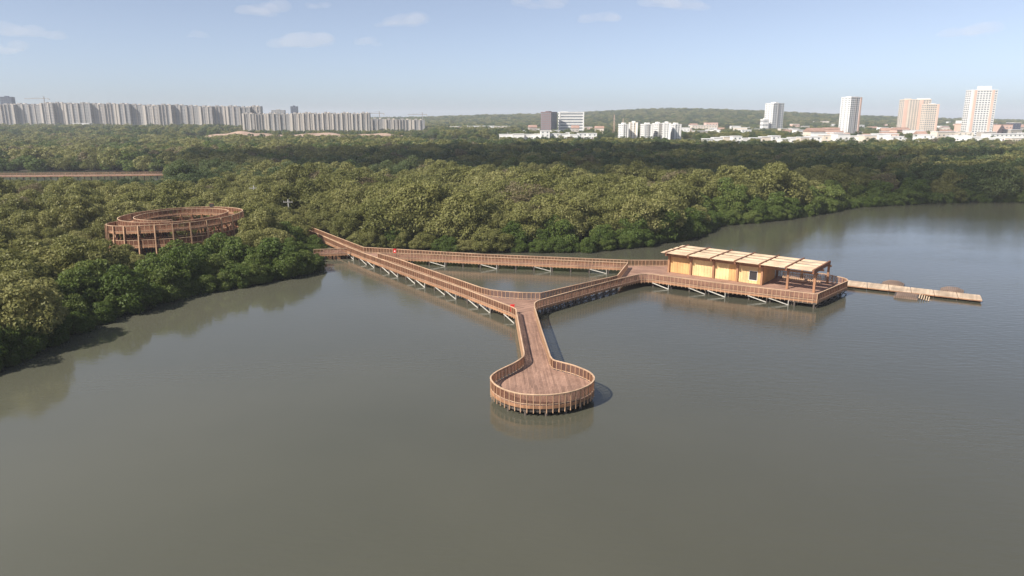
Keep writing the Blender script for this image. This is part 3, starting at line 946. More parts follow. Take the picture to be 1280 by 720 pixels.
# where trees may stand
def seg_dist(P, pts):
    d = np.full(len(P), 1e9)
    for a, b in zip(pts[:-1], pts[1:]):
        ex, ey = b[0]-a[0], b[1]-a[1]
        t = np.clip(((P[:, 0]-a[0])*ex + (P[:, 1]-a[1])*ey) / (ex*ex+ey*ey+1e-9), 0, 1)
        d = np.minimum(d, np.hypot(P[:, 0]-a[0]-t*ex, P[:, 1]-a[1]-t*ey))
    return d
def jgrid(x0, x1, y0, y1, s, jit=.42):
    X, Y = np.meshgrid(np.arange(x0, x1, s), np.arange(y0, y1, s * .87))
    X = X + (np.arange(X.shape[0])[:, None] % 2) * s / 2
    P = np.stack([X.ravel(), Y.ravel()], 1)
    return P + RNG.uniform(-jit, jit, P.shape) * s
def in_view(P, margin):
    return np.abs(P[:, 0]) < P[:, 1] * 0.735 + margin
near = jgrid(-260, 330, 40, 300, 5.9)
far_ = jgrid(-700, 760, 300, 800, 6.9)
fringe = []                      # low bushes right at the waterline
for a, b in zip(SHORE[3:-3], SHORE[4:-2]):
    L_ = math.hypot(*(b - a)); nn = np.array([(b - a)[1], -(b - a)[0]]) / L_
    for t_ in np.arange(.5, L_, 2.7):
        fringe.append(a + (b - a) * t_ / L_ - nn * 1.6 + RNG.uniform(-.7, .7, 2))
fringe = np.array(fringe)
fr_ok = poly_sd(fringe, SHORE)
fringe = np.where((fr_ok > -.2)[:, None], fringe * 1.0 + (fringe / np.hypot(fringe[:, 0], fringe[:, 1])[:, None]) * 1.6, fringe)
NFR = len(fringe)
P = np.concatenate([fringe, near, far_])
is_fr = np.arange(len(P)) < NFR

vm = in_view(P, 40)
P, is_fr = P[vm], is_fr[vm]
sd = np.maximum(poly_sd(P, SHORE), poly_sd(P, LAG) + 0.5)
edge_d = -sd
keepm = (edge_d > 1.0) | (is_fr & (edge_d > -1.0))
te = town_edge(P[:, 0] / P[:, 1])
keepm &= (P[:, 1] < te) | (P[:, 0] < -0.12 * P[:, 1]) | ((P[:, 1] < te + 28) & (RNG.random(len(P)) < .4))
clear = np.minimum(seg_dist(P, A_near[:4]), seg_dist(P, A_far))
keepm &= clear > np.where(P[:, 1] > 172, 2.2, 3.4)
keepm &= seg_dist(P, [F_near[0], F_near[1]]) > 5.2
keepm &= seg_dist(P, fn) > 5.0
ring = np.hypot(P[:, 0] - sc_c.x, P[:, 1] - sc_c.y)
keepm &= ~((ring > SR - 7.5) & (ring < SR + 3.2))
cl = G(357, 262, 3)
keepm &= np.hypot((P[:, 0] - cl.x) / 4.5, (P[:, 1] - cl.y) / 14) > 1
P, edge_d, ring, is_fr = P[keepm], edge_d[keepm], ring[keepm], is_fr[keepm]
dist = np.hypot(P[:, 0], P[:, 1])
nz = vnoise(P[:, 0], P[:, 1], 16) + RNG.normal(0, .35, len(P))
# species: green fringe by the water, olive stand behind, deeper green inland
inland = P[:, 1] + 0.10 * P[:, 0] + 35 * vnoise(P[:, 0], P[:, 1], 60) 
kind = np.where(edge_d < 9 + 5 * nz, 0, 1)
kind = np.where((inland > 262), np.where(nz > -0.15, 2, 1), kind)
kind = np.where((inland > 330) & (nz > np.where(P[:, 0] < -.15 * P[:, 1], -.1, .55)), 0, kind)
kind = np.where((P[:, 0] < -70) & (P[:, 1] < 250) & (nz > .75), 0, kind)
kind = np.where((P[:, 0] > sc_c.x + 6) & (P[:, 0] < -20) & (P[:, 1] < 136) & (nz > -.6), 0, kind)
scale = RNG.uniform(.70, 1.18, len(P)) * np.where(edge_d < 4, .85, 1.0)
scale = np.where((P[:, 1] > town_edge(P[:, 0] / P[:, 1]) - 50) & (P[:, 0] > -0.12 * P[:, 1]), scale * .62, scale)
scale = np.where((ring < SR + 24) & (P[:, 1] < sc_c.y + 4) & (P[:, 0] < sc_c.x + 11), np.minimum(scale * .60, .52), scale)
scale = np.where(ring < SR - 6, scale * .55, scale)
scale *= 1 + .20 * vnoise(P[:, 0] + 70, P[:, 1], 13)
scale = np.where((P[:, 0] > -.30 * P[:, 1]) & (P[:, 1] > 155) & (P[:, 1] < 250) & (edge_d > 5), scale * 1.14, scale)
scale = np.where((P[:, 0] > sc_c.x + 6) & (P[:, 0] < -20) & (P[:, 1] < 160), np.minimum(scale, np.where(P[:, 0] < -0.31 * P[:, 1], .95, .78)), scale)
scale = np.where((seg_dist(P, F_near) < 12) | (clear[keepm] < 7), np.minimum(scale * .8, .72), scale)
# low scrub before the small pond
pxs = 640 + F * P[:, 0] / (P[:, 1] * CP + (H - 4) * SP)
cap_z = np.array([ZAT(225, y) for y in P[:, 1]]) / 8.6
front = (pxs < 222) & (P[:, 1] > 205) & (P[:, 1] < 345) & (edge_d > 0)
scale = np.where(front, np.minimum(scale, np.maximum(cap_z * .78, .20)), scale)
pxs = 640 + F * P[:, 0] / (P[:, 1] * CP + H * SP)
olive_shore = (pxs > 425) & (pxs < 640) & (P[:, 1] < 190)
kind = np.where(is_fr & (RNG.random(len(P)) < .8), 0, kind)
kind = np.where(olive_shore & (RNG.random(len(P)) < .85), 1, kind)
scale = np.where(is_fr, RNG.uniform(.36, .62, len(P)), scale)
zg = np.maximum(height(P[:, 0], P[:, 1]), -.35)
rot = RNG.uniform(0, 6.28, len(P))
KN = ['green', 'olive', 'deep', 'dry']
kind = np.where((kind == 1) & (~is_fr) & (RNG.random(len(P)) < .09), 3, kind)
seen = in_view(P, -2) & (P[:, 1] > 55)
order = [i for i in np.argsort(dist) if seen[i]][:300]
single = set(order)
tower_xy = np.array([sc_c.x, sc_c.y])
for i in order:
    kd = KN[kind[i]]
    cm, tm = KINDS[kd][int(RNG.integers(4))]
    x, y = P[i]
    left = x < -18 and y < 190 and x < -0.2 * y
    if kd == 'green': lab = ('bright green mangrove on the left bank\'s water edge' if edge_d[i] < 9 else 'bright green mangrove set back among olive ones on the left bank') if left else ('bright green mangrove along the shore behind the rear boardwalk' if edge_d[i] < 9 else 'bright green mangrove among olive ones behind the rear boardwalk')
    elif kd == 'olive': lab = ('low olive mangrove crowding round the spiral ramp' if ring[i] < SR + 12 else 'olive mangrove in the dense stand on the left bank') if left else 'olive mangrove in the tall stand behind the rear boardwalk'
    elif kd == 'dry': lab = 'thin brownish mangrove among the greener ones on the left bank' if left else 'thin brownish mangrove among the greener ones behind the rear boardwalk'
    else: lab = 'dark green mangrove deep in the forest'
    lab = ('broad ' if scale[i] > 1.06 else ('small ' if scale[i] < .88 and 'low' not in lab else '')) + lab
    t = thing('mangrove_tree', lab, 'tree', (x, y, zg[i]), rot[i], 'mangroves ' + ('on the left bank' if left else 'behind the boardwalks') + ': ' + lab)
    s = scale[i]
    t.scale = (s, s * RNG.uniform(.9, 1.1), s * RNG.uniform(.82, 1.12))
    put('crown', cm, t); put('trunk', tm, t)

# the rest of the wood and the far scrub: one mass each, instanced
def scatter(name, idx_xyz, sc_arr, rot_arr, kind_arr, meshes):
    coll = bpy.data.collections.new(name + '_sources')
    for k, me in enumerate(meshes):
        o = bpy.data.objects.new('%s_source_%02d' % (name, k), me)
        coll.objects.link(o)
    me = bpy.data.meshes.new(name)
    me.vertices.add(len(idx_xyz)); me.vertices.foreach_set('co', idx_xyz.astype(np.float32).ravel())
    at = me.attributes.new('size', 'FLOAT_VECTOR', 'POINT'); at.data.foreach_set('vector', sc_arr.astype(np.float32).ravel())
    at = me.attributes.new('turn', 'FLOAT', 'POINT'); at.data.foreach_set('value', rot_arr.astype(np.float32))
    at = me.attributes.new('pick', 'INT', 'POINT'); at.data.foreach_set('value', kind_arr.astype(np.int32))
    o = put(name, me); o['kind'] = 'stuff'
    ng = bpy.data.node_groups.new(name + '_nodes', 'GeometryNodeTree')
    ng.interface.new_socket('Geometry', in_out='INPUT', socket_type='NodeSocketGeometry')
    ng.interface.new_socket('Geometry', in_out='OUTPUT', socket_type='NodeSocketGeometry')
    n, l = ng.nodes, ng.links
    gi, go = n.new('NodeGroupInput'), n.new('NodeGroupOutput')
    ip = n.new('GeometryNodeInstanceOnPoints')
    ci = n.new('GeometryNodeCollectionInfo'); ci.inputs['Collection'].default_value = coll
    ci.inputs['Separate Children'].default_value = True; ci.inputs['Reset Children'].default_value = True
    def attr(nm, ty):
        a = n.new('GeometryNodeInputNamedAttribute'); a.data_type = ty; a.inputs['Name'].default_value = nm; return a
    a_s, a_t, a_p = attr('size', 'FLOAT_VECTOR'), attr('turn', 'FLOAT'), attr('pick', 'INT')
    cx = n.new('ShaderNodeCombineXYZ')
    l.new(a_t.outputs['Attribute'], cx.inputs['Z'])
    l.new(gi.outputs[0], ip.inputs['Points']); l.new(ci.outputs[0], ip.inputs['Instance'])
    ip.inputs['Pick Instance'].default_value = True
    l.new(a_p.outputs['Attribute'], ip.inputs['Instance Index'])
    l.new(cx.outputs[0], ip.inputs['Rotation']); l.new(a_s.outputs['Attribute'], ip.inputs['Scale'])
    l.new(ip.outputs[0], go.inputs[0])
    md = o.modifiers.new('scatter', 'NODES'); md.node_group = ng
    return o
rest = np.array([i for i in range(len(P)) if i not in single])
meshes = [KINDS[k][v][0] for k in KN for v in range(4)] + [FARS[k][v] for k in KN for v in range(3)]
pick = np.where(dist[rest] < 330, kind[rest] * 4 + RNG.integers(0, 4, len(rest)), 16 + kind[rest] * 3 + RNG.integers(0, 3, len(rest)))
S3 = np.stack([scale[rest], scale[rest], scale[rest] * RNG.uniform(.88, 1.12, len(rest))], 1)
S3[dist[rest] > 330] *= np.array([1.1, 1.1, 1.0])
o = scatter('mangrove_forest', np.stack([P[rest, 0], P[rest, 1], zg[rest]], 1), S3, rot[rest], pick, meshes)
o['label'] = 'dense mangrove forest stretching back to the town'; o['category'] = 'forest'

# far scrub and wooded hills
Q = jgrid(-1900, 2100, 660, 1500, 11.0)
Q = Q[(Q[:, 1] > 800) | ((Q[:, 0] > .25 * Q[:, 1]) & (Q[:, 1] > 680))]; Q2 = jgrid(-2600, 2900, 1500, 3600, 19.0)
Q = np.concatenate([Q, Q2]); Q = Q[in_view(Q, 60)]
lat = Q[:, 0] / Q[:, 1]
dens = np.where(lat < -.02, .86, .46) + .35 * vnoise(Q[:, 0], Q[:, 1], 90)
dens = np.where(Q[:, 1] > 1700, .93, dens)
Q = Q[RNG.random(len(Q)) < dens]
TOWN_Q = Q

# ------------------------------------------------------------------ buildings
M['glass'] = plain_mat('window_glass', (0.16, 0.175, 0.19), 0.25, 0.2, 0.3, spec=0.5)
M['bwhite'] = plain_mat('white_render', (0.74, 0.72, 0.68), 0.8, 0.06, 0.08)
M['bcream'] = plain_mat('cream_render', (0.66, 0.57, 0.47), 0.8, 0.08, 0.08)
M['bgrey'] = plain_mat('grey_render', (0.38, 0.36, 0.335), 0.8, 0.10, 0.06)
M['bbeige'] = plain_mat('beige_render', (0.43, 0.385, 0.335), 0.8, 0.10, 0.06)
M['bsand'] = plain_mat('sand_render', (0.54, 0.48, 0.41), 0.8, 0.08, 0.08)
M['salmon'] = plain_mat('salmon_render', (0.66, 0.46, 0.37), 0.8, 0.08, 0.08)
M['brick'] = plain_mat('brick_facade', (0.17, 0.115, 0.11), 0.8, 0.15, 0.08)
M['slate'] = plain_mat('dark_facade', (0.075, 0.085, 0.12), 0.5, 0.15, 0.08)
M['tile'] = plain_mat('red_roof_tile', (0.33, 0.21, 0.16), 0.85, 0.2, 0.3)
M['metalroof'] = plain_mat('pale_metal_roof', (0.70, 0.68, 0.65), 0.6, 0.08, 0.2)
M['steel'] = plain_mat('crane_steel', (0.30, 0.28, 0.26), 0.6)
M['earth'] = plain_mat('red_earth', (0.34, 0.24, 0.18), 0.95, 0.3, 0.12)
FOOT = []
def tower(name, label, px0, px1, D, top_py, depth, rot_, floors, cols, wall, stripes=(), group=None, side_cols=3, cap=None, win=(0.62, 0.5), base_z=None, cat='building', piers=(), sidemat=None, slabs=False):
    xa, xb = XAT(px0, D, 20), XAT(px1, D, 20)
    cx, W = (xa + xb) / 2, abs(xb - xa)
    w = W if name == 'apartment_slab' else max(W * .4, (W - depth * abs(math.sin(rot_))) / max(.3, math.cos(rot_)))
    z0 = H1(cx, D) if base_z is None else base_z
    zt = ZAT(top_py, D) - z0
    FOOT.append((cx, D + depth / 2, max(W, depth) * .62))
    t = thing(name, label, cat, (cx, D + depth / 2, z0), rot_, group)
    x0, x1, y0, y1 = -w/2, w/2, -depth/2, depth/2
    mb = MB(); mb.box(x0, x1, y0, y1, -3, zt); mb.build('wall', M[wall], t)
    if sidemat:
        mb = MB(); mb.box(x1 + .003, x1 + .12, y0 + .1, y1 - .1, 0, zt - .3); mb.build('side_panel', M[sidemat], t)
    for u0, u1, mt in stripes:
        mb = MB(); mb.box(x0 + w*u0, x0 + w*u1, y0 - .45, y0 - .003, 0, zt + .4); mb.build('facade_strip', M[mt], t)
    for u0, u1, mt, pr in piers:
        mb = MB(); mb.box(x0 + w*u0, x0 + w*u1, y0 - pr, y0 - .003, 0, zt + (0.9 if pr > 1 else .3)); mb.build('pier', M[mt], t)
    fh = zt / floors
    mb = MB()
    blocked = [(u0, u1) for u0, u1, *_ in list(stripes) + list(piers)]
    for f in range(floors):
        za, zb = f*fh + fh*.28, f*fh + fh*(.28 + win[1])
        for c in range(cols):
            u = (c + .5) / cols
            if any(a - .01 < u < b + .01 for a, b in blocked): continue
            hw = w / cols * win[0] / 2
            mb.box(x0 + w*u - hw, x0 + w*u + hw, y0 - .06, y0 + .3, za, zb)
        for c in range(side_cols):
            v = (c + .5) / side_cols; hw = depth / side_cols * win[0] / 2
            for sx in (x0, x1 + (.12 if sidemat else 0)):
                mb.box(sx - .06, sx + .06, y0 + depth*v - hw, y0 + depth*v + hw, za, zb)
    mb.build('window', M['glass'], t, stuff=True)
    if slabs:
        mb = MB()
        for f in range(1, floors): mb.box(x0 - .25, x1 + .25, y0 - .5, y0 - .003, f*fh - .2, f*fh + .55)
        mb.build('balcony', M['bwhite'], t, stuff=True)
    mb = MB()
    for a in ((x0-.2, x1+.2, y0-.2, y0+.1), (x0-.2, x1+.2, y1-.1, y1+.2), (x0-.2, x0+.1, y0+.1, y1-.1), (x1-.1, x1+.2, y0+.1, y1-.1)):
        mb.box(*a, zt + .003, zt + .8)
    mb.build('parapet', M[wall], t)
    for k, (u0, u1, hh, mt) in enumerate(cap or [(.35, .62, 2.6, wall)]):
        mb = MB(); mb.box(x0 + w*u0, x0 + w*u1, y0 + depth*.25, y1 - depth*.25, zt + .002, zt + hh); mb.build('roof_house', M[mt], t)
    return t
# right-hand towers
tower('apartment_tower', 'tallest cream apartment tower with salmon side strips and white roof house', 1210, 1242, 890, 113, 15, -.16, 21, 9, 'bwhite',
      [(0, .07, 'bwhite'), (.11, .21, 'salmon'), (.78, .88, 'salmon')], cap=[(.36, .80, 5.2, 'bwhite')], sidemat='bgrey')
tower('apartment_tower', 'taller half of the paired cream and salmon apartment towers', 1128, 1161, 930, 125, 15, -.10, 18, 10, 'bcream',
      [(0, .14, 'salmon'), (.56, .70, 'salmon')], cap=[(.60, 1.0, 2.2, 'bwhite'), (.1, .3, 1.8, 'bcream')])
tower('apartment_tower', 'shorter half of the paired cream and salmon apartment towers', 1155.5, 1172, 905, 131, 13, -.10, 17, 6, 'bcream',
      [(.84, 1.0, 'salmon')], cap=[(.4, .8, 1.6, 'bwhite')])
tower('apartment_tower', 'slim apartment tower half white and half salmon above the town', 1053, 1076, 930, 122, 15, .42, 19, 6, 'bwhite',
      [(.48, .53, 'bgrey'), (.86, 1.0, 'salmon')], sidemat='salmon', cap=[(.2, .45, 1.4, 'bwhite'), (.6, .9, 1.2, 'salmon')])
tower('apartment_tower', 'lone white apartment tower in front of the wooded hill', 958.5, 980, 1300, 129.5, 20, .40, 15, 5, 'bwhite', [(.42, .58, 'bgrey')], sidemat='bgrey')
tower('hotel_block', 'low white podium building beside the lone white tower', 953, 961, 1290, 149.5, 12, .1, 3, 4, 'bwhite')
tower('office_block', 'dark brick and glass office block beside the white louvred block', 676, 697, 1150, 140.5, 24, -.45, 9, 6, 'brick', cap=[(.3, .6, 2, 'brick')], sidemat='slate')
tower('office_block', 'white office block with broad dark window bands', 698.5, 730, 1180, 140.5, 20, .02, 7, 1, 'bwhite', [(0, .05, 'bwhite'), (.95, 1, 'bwhite')], win=(.92, .42), cap=[(.1, .35, 1.4, 'bwhite')])
xs_c = [(775, 786, 156), (786, 800, 154), (803, 817, 156), (818, 829, 155), (829, 840, 154.5), (840, 852, 156)]
labs = ['leftmost white block of the mid rise cluster below the hill', 'beige fronted block in the mid rise cluster below the hill', 'white and grey block in the middle of the mid rise cluster', 'grey striped block of the mid rise cluster', 'white block with stair strip in the mid rise cluster', 'white end block of the mid rise cluster nearest the green slope']
for k, (a, b, tp) in enumerate(xs_c):
    tower('apartment_block', labs[k], a, b, 775 + 12 * (k % 2), tp, 13, (.25, -.2, .1, .3, -.1, .2)[k], 7, 4, 'bwhite' if k != 1 else 'bcream',
          [(.0, .18, 'bwhite'), (.42, .58, 'bgrey' if k in (2, 3) else 'bwhite'), (.84, 1.0, 'bwhite')], group='mid rise cluster below the hill', cap=[(.3, .7, 2.2, 'bwhite')])
# left-hand estate: a long wall of slab towers
def slab(px0, px1, D, top, k, lab, grp):
    pat = k % 4
    piers = [[(0, .12, 'bbeige', 1.6), (.45, .53, 'bbeige', .8), (.88, 1, 'bgrey', .6)],
             [(.0, .16, 'bsand', 1.8), (.30, .36, 'bgrey', .5), (.62, .70, 'bsand', 1.0)],
             [(.0, .10, 'bbeige', 1.6), (.26, .32, 'bbeige', 1.2), (.5, .56, 'bbeige', 1.2), (.8, .92, 'bsand', 1.7)],
             [(.04, .20, 'bsand', 1.4), (.55, .66, 'bbeige', 1.4)]][pat]
    tower('apartment_slab', lab, px0, px1, D, top, 16 + 3 * (k % 3), (.16, .10, .20, .13)[pat], 16, 8, ('bgrey', 'bbeige', 'bgrey', 'bgrey')[pat], group=grp, piers=piers, side_cols=3,
          cap=[(.2, .4, 2.6, 'bgrey'), (.62, .75, 2.0, 'bcream')])
edges = [-34, -16, 2, 20, 37, 53, 68, 82, 98, 114, 131, 147, 163, 181, 198, 216, 233, 250, 266, 283, 299, 313, 327]
for k in range(len(edges) - 1):
    a, b = edges[k], edges[k+1]
    top = 128.6 + 5.6 * (max(0, a) / 320) + random.uniform(-.8, .8) + (4.5 if a < 0 else (2.2 if a < 45 else 0))
    slab(a, b - .8, 1330 - (k % 3) * 7 - k * 4, top, k, 'grey beige slab tower in the long estate wall beyond the forest', 'estate towers in the long wall')
for k in range(5):
    slab(303 + k*15, 303 + (k+1)*15 - .8, 1130, 142.5 + (k % 2)*.8, k + 1, 'shorter pale slab in the estate row ahead of the long wall', 'shorter estate row')
for k in range(7):
    slab(378 + k*12, 378 + (k+1)*12 - .6, 1120, 141.8 + (k % 2), k * 2 + 1, 'white ribbed slab in the brighter estate row beside the bare earth', 'white ribbed estate row')
for k in range(4):
    slab(463 + k*17, 463 + (k+1)*17 - .8, 1180, 149.3 + .4*k, k, 'low pinkish slab at the thinning end of the estate', 'low end of the estate')
tower('apartment_slab', 'dark unfinished block standing above the estate roofline', 4, 17, 1480, 121.5, 16, .2, 18, 5, 'slate')
tower('apartment_slab', 'dark lift core rising behind the shorter estate row', 364, 372, 1500, 133.5, 12, .1, 14, 3, 'slate')
tower('apartment_slab', 'far grey block peeping behind the shorter estate row', 340, 356, 1520, 138, 12, .1, 13, 5, 'bgrey')
# cranes
def crane(px, D, top, arm, side, lab):
    zt = ZAT(top, D); x = XAT(px, D, zt); z0 = H1(x, D)
    t = thing('tower_crane', lab, 'crane', (x, D, z0), 0, 'tower cranes over the estate')
    mb = MB(); mb.bar((0, 0, 0), (0, 0, zt - z0), 1.3, 1.3); mb.build('mast', M['steel'], t)
    mb = MB(); mb.bar((-side*9, 0, zt - z0 - 4), (side*arm, 0, zt - z0 - 4), .9, 1.1); mb.build('jib', M['steel'], t)
    mb = MB(); mb.bar((0, 0, zt - z0 - .2), (side*arm*.7, 0, zt - z0 - 3.4), .25, .25); mb.build('tie', M['steel'], t)
    mb = MB(); mb.box(-side*9 - 1.2, -side*9 + 1.2, -1, 1, zt - z0 - 6.4, zt - z0 - 4.6); mb.build('counterweight', M['concrete'], t)
crane(54.5, 1420, 120.5, 38, -1, 'tower crane with long jib above the towers of the long estate wall')
crane(474, 1420, 139, 36, -1, 'tower crane behind the white ribbed estate row')
crane(528, 1500, 140.5, 30, -1, 'tower crane at the low end of the estate')
def mast(px, D, top, lab):
    zt = ZAT(top, D); x = XAT(px, D, zt); z0 = H1(x, D)
    t = thing('lattice_mast', lab, 'mast', (x, D, z0), 0, 'lattice masts by the hill')
    hh = zt - z0
    for sx, sy in ((-1, -1), (1, -1), (1, 1), (-1, 1)):
        mb = MB(); mb.bar((sx*1.2, sy*1.2, 0), (sx*.3, sy*.3, hh), .15, .15); mb.build('leg', M['salmon'], t)
    mb = MB()
    for k in range(8):
        s0, s1 = 1.2 - .9*k/8, 1.2 - .9*(k+1)/8
        mb.bar((-s0, -s0, hh*k/8), (s1, -s1, hh*(k+1)/8), .10, .10); mb.bar((-s0, -s0, hh*k/8), (s0, -s0, hh*k/8), .16, .16)
    mb.build('lattice', M['salmon'], t)
mast(768, 1000, 143.5, 'reddish lattice mast left of the mid rise cluster')
mast(779, 1250, 148, 'shorter lattice mast behind the mid rise cluster')
# low buildings
def low(name, lab, px0, px1, D, base_py, hgt, depth, wall, roof, grp, gable=False, rot_=0, cat='house'):
    xa, xb = XAT(px0, D, 6), XAT(px1, D, 6); cx, w = (xa + xb)/2, xb - xa
    z0 = H1(cx, D)
    FOOT.append((cx, D + depth/2, max(w, depth) * .62))
    t = thing(name, lab, cat, (cx, D + depth/2, z0), rot_, grp)
    x0, x1, y0, y1 = -w/2, w/2, -depth/2, depth/2
    mb = MB(); mb.box(x0, x1, y0, y1, -2, hgt); mb.build('wall', M[wall], t)
    mb = MB()
    if gable:
        i = len(mb.v); e = .5
        mb.v += [(x0-e, y0-e, hgt+.003), (x1+e, y0-e, hgt+.003), (x1+e, y1+e, hgt+.003), (x0-e, y1+e, hgt+.003), (x0-e, 0, hgt + depth*.28), (x1+e, 0, hgt + depth*.28)]
        mb.f += [(0, 3, 2, 1), (0, 1, 5, 4), (2, 3, 4, 5), (0, 4, 3), (1, 2, 5)]
    else:
        mb.box(x0-.3, x1+.3, y0-.3, y1+.3, hgt+.003, hgt+.5)
    mb.build('roof', M[roof], t)
    n = max(2, min(14, int(w / 4.5))); fl = max(1, int(hgt / 3))
    for f in range(fl):
        for c in range(n):
            u = x0 + w * (c + .5) / n
            mb = MB(); mb.box(u - .75, u + .75, y0 - .05, y0 + .1, f*3 + 1.0, f*3 + 2.3); mb.build('window', M['glass'], t)
    mb = MB(); u = x0 + w*.5/n + w/n*.5; mb.box(u - .6, u + .6, y0 - .06, y0 + .1, 0, 2.2); mb.build('door', M['brick'], t)
    return t
for k, (a, b, d_, h_) in enumerate([(624, 641, 740, 4), (641.5, 655, 735, 4.6), (655.5, 668, 742, 4), (668.5, 675, 738, 4.4), (675.5, 687, 730, 8), (688, 700, 735, 5), (701, 712, 742, 4.5), (712.5, 722, 738, 4), (722.5, 734, 745, 5), (734.5, 746, 742, 5)]):
    low('row_house', 'small white row house at the forest edge below the office blocks', a, b, d_ + 40, 0, h_ + 1, 10, 'bwhite', 'metalroof', 'white row houses below the office blocks', rot_=.02 * (k % 3))
for k in range(11):
    a = 880 + k * 12
    low('row_house', ('long cream' if k % 4 == 2 else 'long white') + ' row house at the dark forest edge before the right hand towers', a, a + 11, 640 + (k * 7 % 5) * 5, 0, 4.2 + (k * 5 % 4) * .7, 10, 'bcream' if k % 4 == 2 else 'bwhite', 'metalroof', 'white row houses at the dark forest edge', rot_=.03 * (k % 3))
for k in range(7):
    a = 1012 + k * 17
    low('warehouse', 'pale low warehouse in front of the right hand towers', a, a + 15, 648 + (k % 2) * 12, 0, 6 + (k % 3), 14, ('bwhite', 'bcream', 'bwhite')[k % 3], 'metalroof', 'warehouses in front of the towers', rot_=.05*(k % 3 - 1), cat='warehouse')
for k, (a, b, D, hh, mt) in enumerate([(584, 617, 1250, 9, 'bwhite'), (617, 638, 1300, 8, 'bcream'), (570, 580, 1000, 4, 'bwhite'), (850, 862, 1100, 8, 'bwhite'), (865, 896, 1250, 10, 'bcream'), (882, 897, 1320, 14, 'salmon'), (1238, 1282, 760, 6, 'bwhite'), (1201, 1212, 905, 15, 'salmon'), (1250, 1264, 930, 14, 'salmon'), (1266, 1274, 940, 16, 'slate')]):
    low('public_building', ['long white flat roofed building left of the office blocks', 'cream flat roofed building left of the office blocks', 'small white hut alone in the green left of the office blocks', 'white building at the right end of the mid rise cluster', 'wide cream building on the slope right of the mid rise cluster', 'salmon building on the slope right of the mid rise cluster', 'long white shed beside the tallest tower', 'salmon block just left of the tallest tower', 'salmon block right of the tallest tower', 'dark block right of the tallest tower'][k],
        a, b, D, 0, hh, 16, mt, 'metalroof' if mt != 'salmon' else 'tile', None, cat='building')
rr = random.Random(5)
walls = ['bwhite', 'bwhite', 'bcream', 'bwhite', 'salmon', 'bbeige']
for k in range(190):
    if k < 150: px, D = rr.uniform(985, 1330), 690 + 1200 * rr.random() ** 1.6
    elif k < 170: px, D = rr.uniform(850, 1000), rr.uniform(950, 1500)
    else: px, D = rr.uniform(560, 760), rr.uniform(900, 1500)
    wpx = rr.uniform(9, 22) / D * F
    x = XAT(px + wpx/2, D, 6)
    if any(math.hypot(x - fx, D + 5 - fy) < fr + 9 for fx, fy, fr in FOOT): continue
    mt = walls[rr.randrange(6)]; g = rr.random() < .15
    where = 'beyond the right hand towers' if k < 150 else ('on the slope before the hill' if k < 170 else 'in the green behind the row houses')
    lab = {'bwhite': 'white', 'bcream': 'cream', 'salmon': 'salmon', 'bbeige': 'beige'}[mt] + (' house with red tiled roof ' if g else ' flat roofed house ') + where
    low('town_house', lab, px, px + wpx, D, 0, rr.choice((3.5, 5, 6.5, 8)), rr.uniform(9, 14), mt, 'tile' if g else 'metalroof', lab.replace('house', 'houses', 1), g, rr.uniform(-.3, .3))
low('parking_shed', 'white low shed at the foot of the long estate wall', 93, 113, 1210, 0, 10, 14, 'bwhite', 'metalroof', None, cat='shed')
# church spire
D = 1200; t = thing('church', 'small white church with spire between the right hand towers', 'church', (XAT(1204, D, 20), D, H1(XAT(1204, D, 20), D)))
mb = MB(); mb.box(-8, 8, -8, 8, 0, 18); mb.build('nave', M['bwhite'], t)
mb = MB(); mb.box(-3, 3, -12, -8.003, 0, 24); mb.build('bell_tower', M['bwhite'], t)
mb = MB(); mb.tube([(0, -10, 24.003), (0, -10, 33)], [2.8, .1], 8); mb.build('spire', M['bwhite'], t)
FOOT.append((XAT(1204, D, 20), D, 12))

# bare earth bank in front of the estate
def bank(px0, px1, D, depth, hgt, seed, lab):
    xa, xb = XAT(px0, D, 8), XAT(px1, D, 8)
    nx, ny = 60, 16
    X, Y = np.meshgrid(np.linspace(xa, xb, nx), np.linspace(D, D + depth, ny))
    fx, fy = (X - xa) / (xb - xa), (Y - D) / depth
    env = np.clip(np.sin(np.pi * fx) ** .5, 0, 1) * np.clip(np.sin(np.pi * fy), 0, 1) ** .6
    Z = hills(X, Y) - .6 + env * hgt * (.75 + .4 * vnoise(X, Y + seed, 14))
    me = bpy.data.meshes.new('earth_bank')
    i, j = np.meshgrid(np.arange(nx-1), np.arange(ny-1)); a = (j*nx + i).ravel()
    fill(me, np.stack([X.ravel(), Y.ravel(), Z.ravel()], 1), np.stack([a, a+1, a+nx+1, a+nx], 1))
    me.materials.append(M['earth'])
    o = put('earth_bank', me); o['kind'] = 'structure'
    for s in np.linspace(0, 1, 9): FOOT.append((xa + (xb-xa)*s, D + depth/2, depth*.7))
bank(236, 345, 850, 50, 8.5, 0, '')
bank(325, 520, 880, 40, 6, 40, '')

# far scrub, kept clear of buildings
ok = np.ones(len(TOWN_Q), bool)
for fx, fy, fr in FOOT:
    ok &= np.hypot(TOWN_Q[:, 0] - fx, TOWN_Q[:, 1] - fy) > fr + 4
    ok &= ~((np.abs(TOWN_Q[:, 0] - fx) < fr * .8) & (TOWN_Q[:, 1] < fy) & (TOWN_Q[:, 1] > fy - 45))
pq = 640 + F * TOWN_Q[:, 0] / (TOWN_Q[:, 1] * CP + 20 * SP)
ok &= ~((pq > 226) & (pq < 350) & (TOWN_Q[:, 1] < 850))
Q = TOWN_Q[ok]
zq = height(Q[:, 0], Q[:, 1])
n = len(Q)
s = np.where(Q[:, 1] < 1500, RNG.uniform(.7, 1.35, n), RNG.uniform(1.1, 1.9, n))
kq = np.where(RNG.random(n) < .15, 2, np.where(RNG.random(n) < .35, 1, 0))
latq = Q[:, 0] / Q[:, 1]
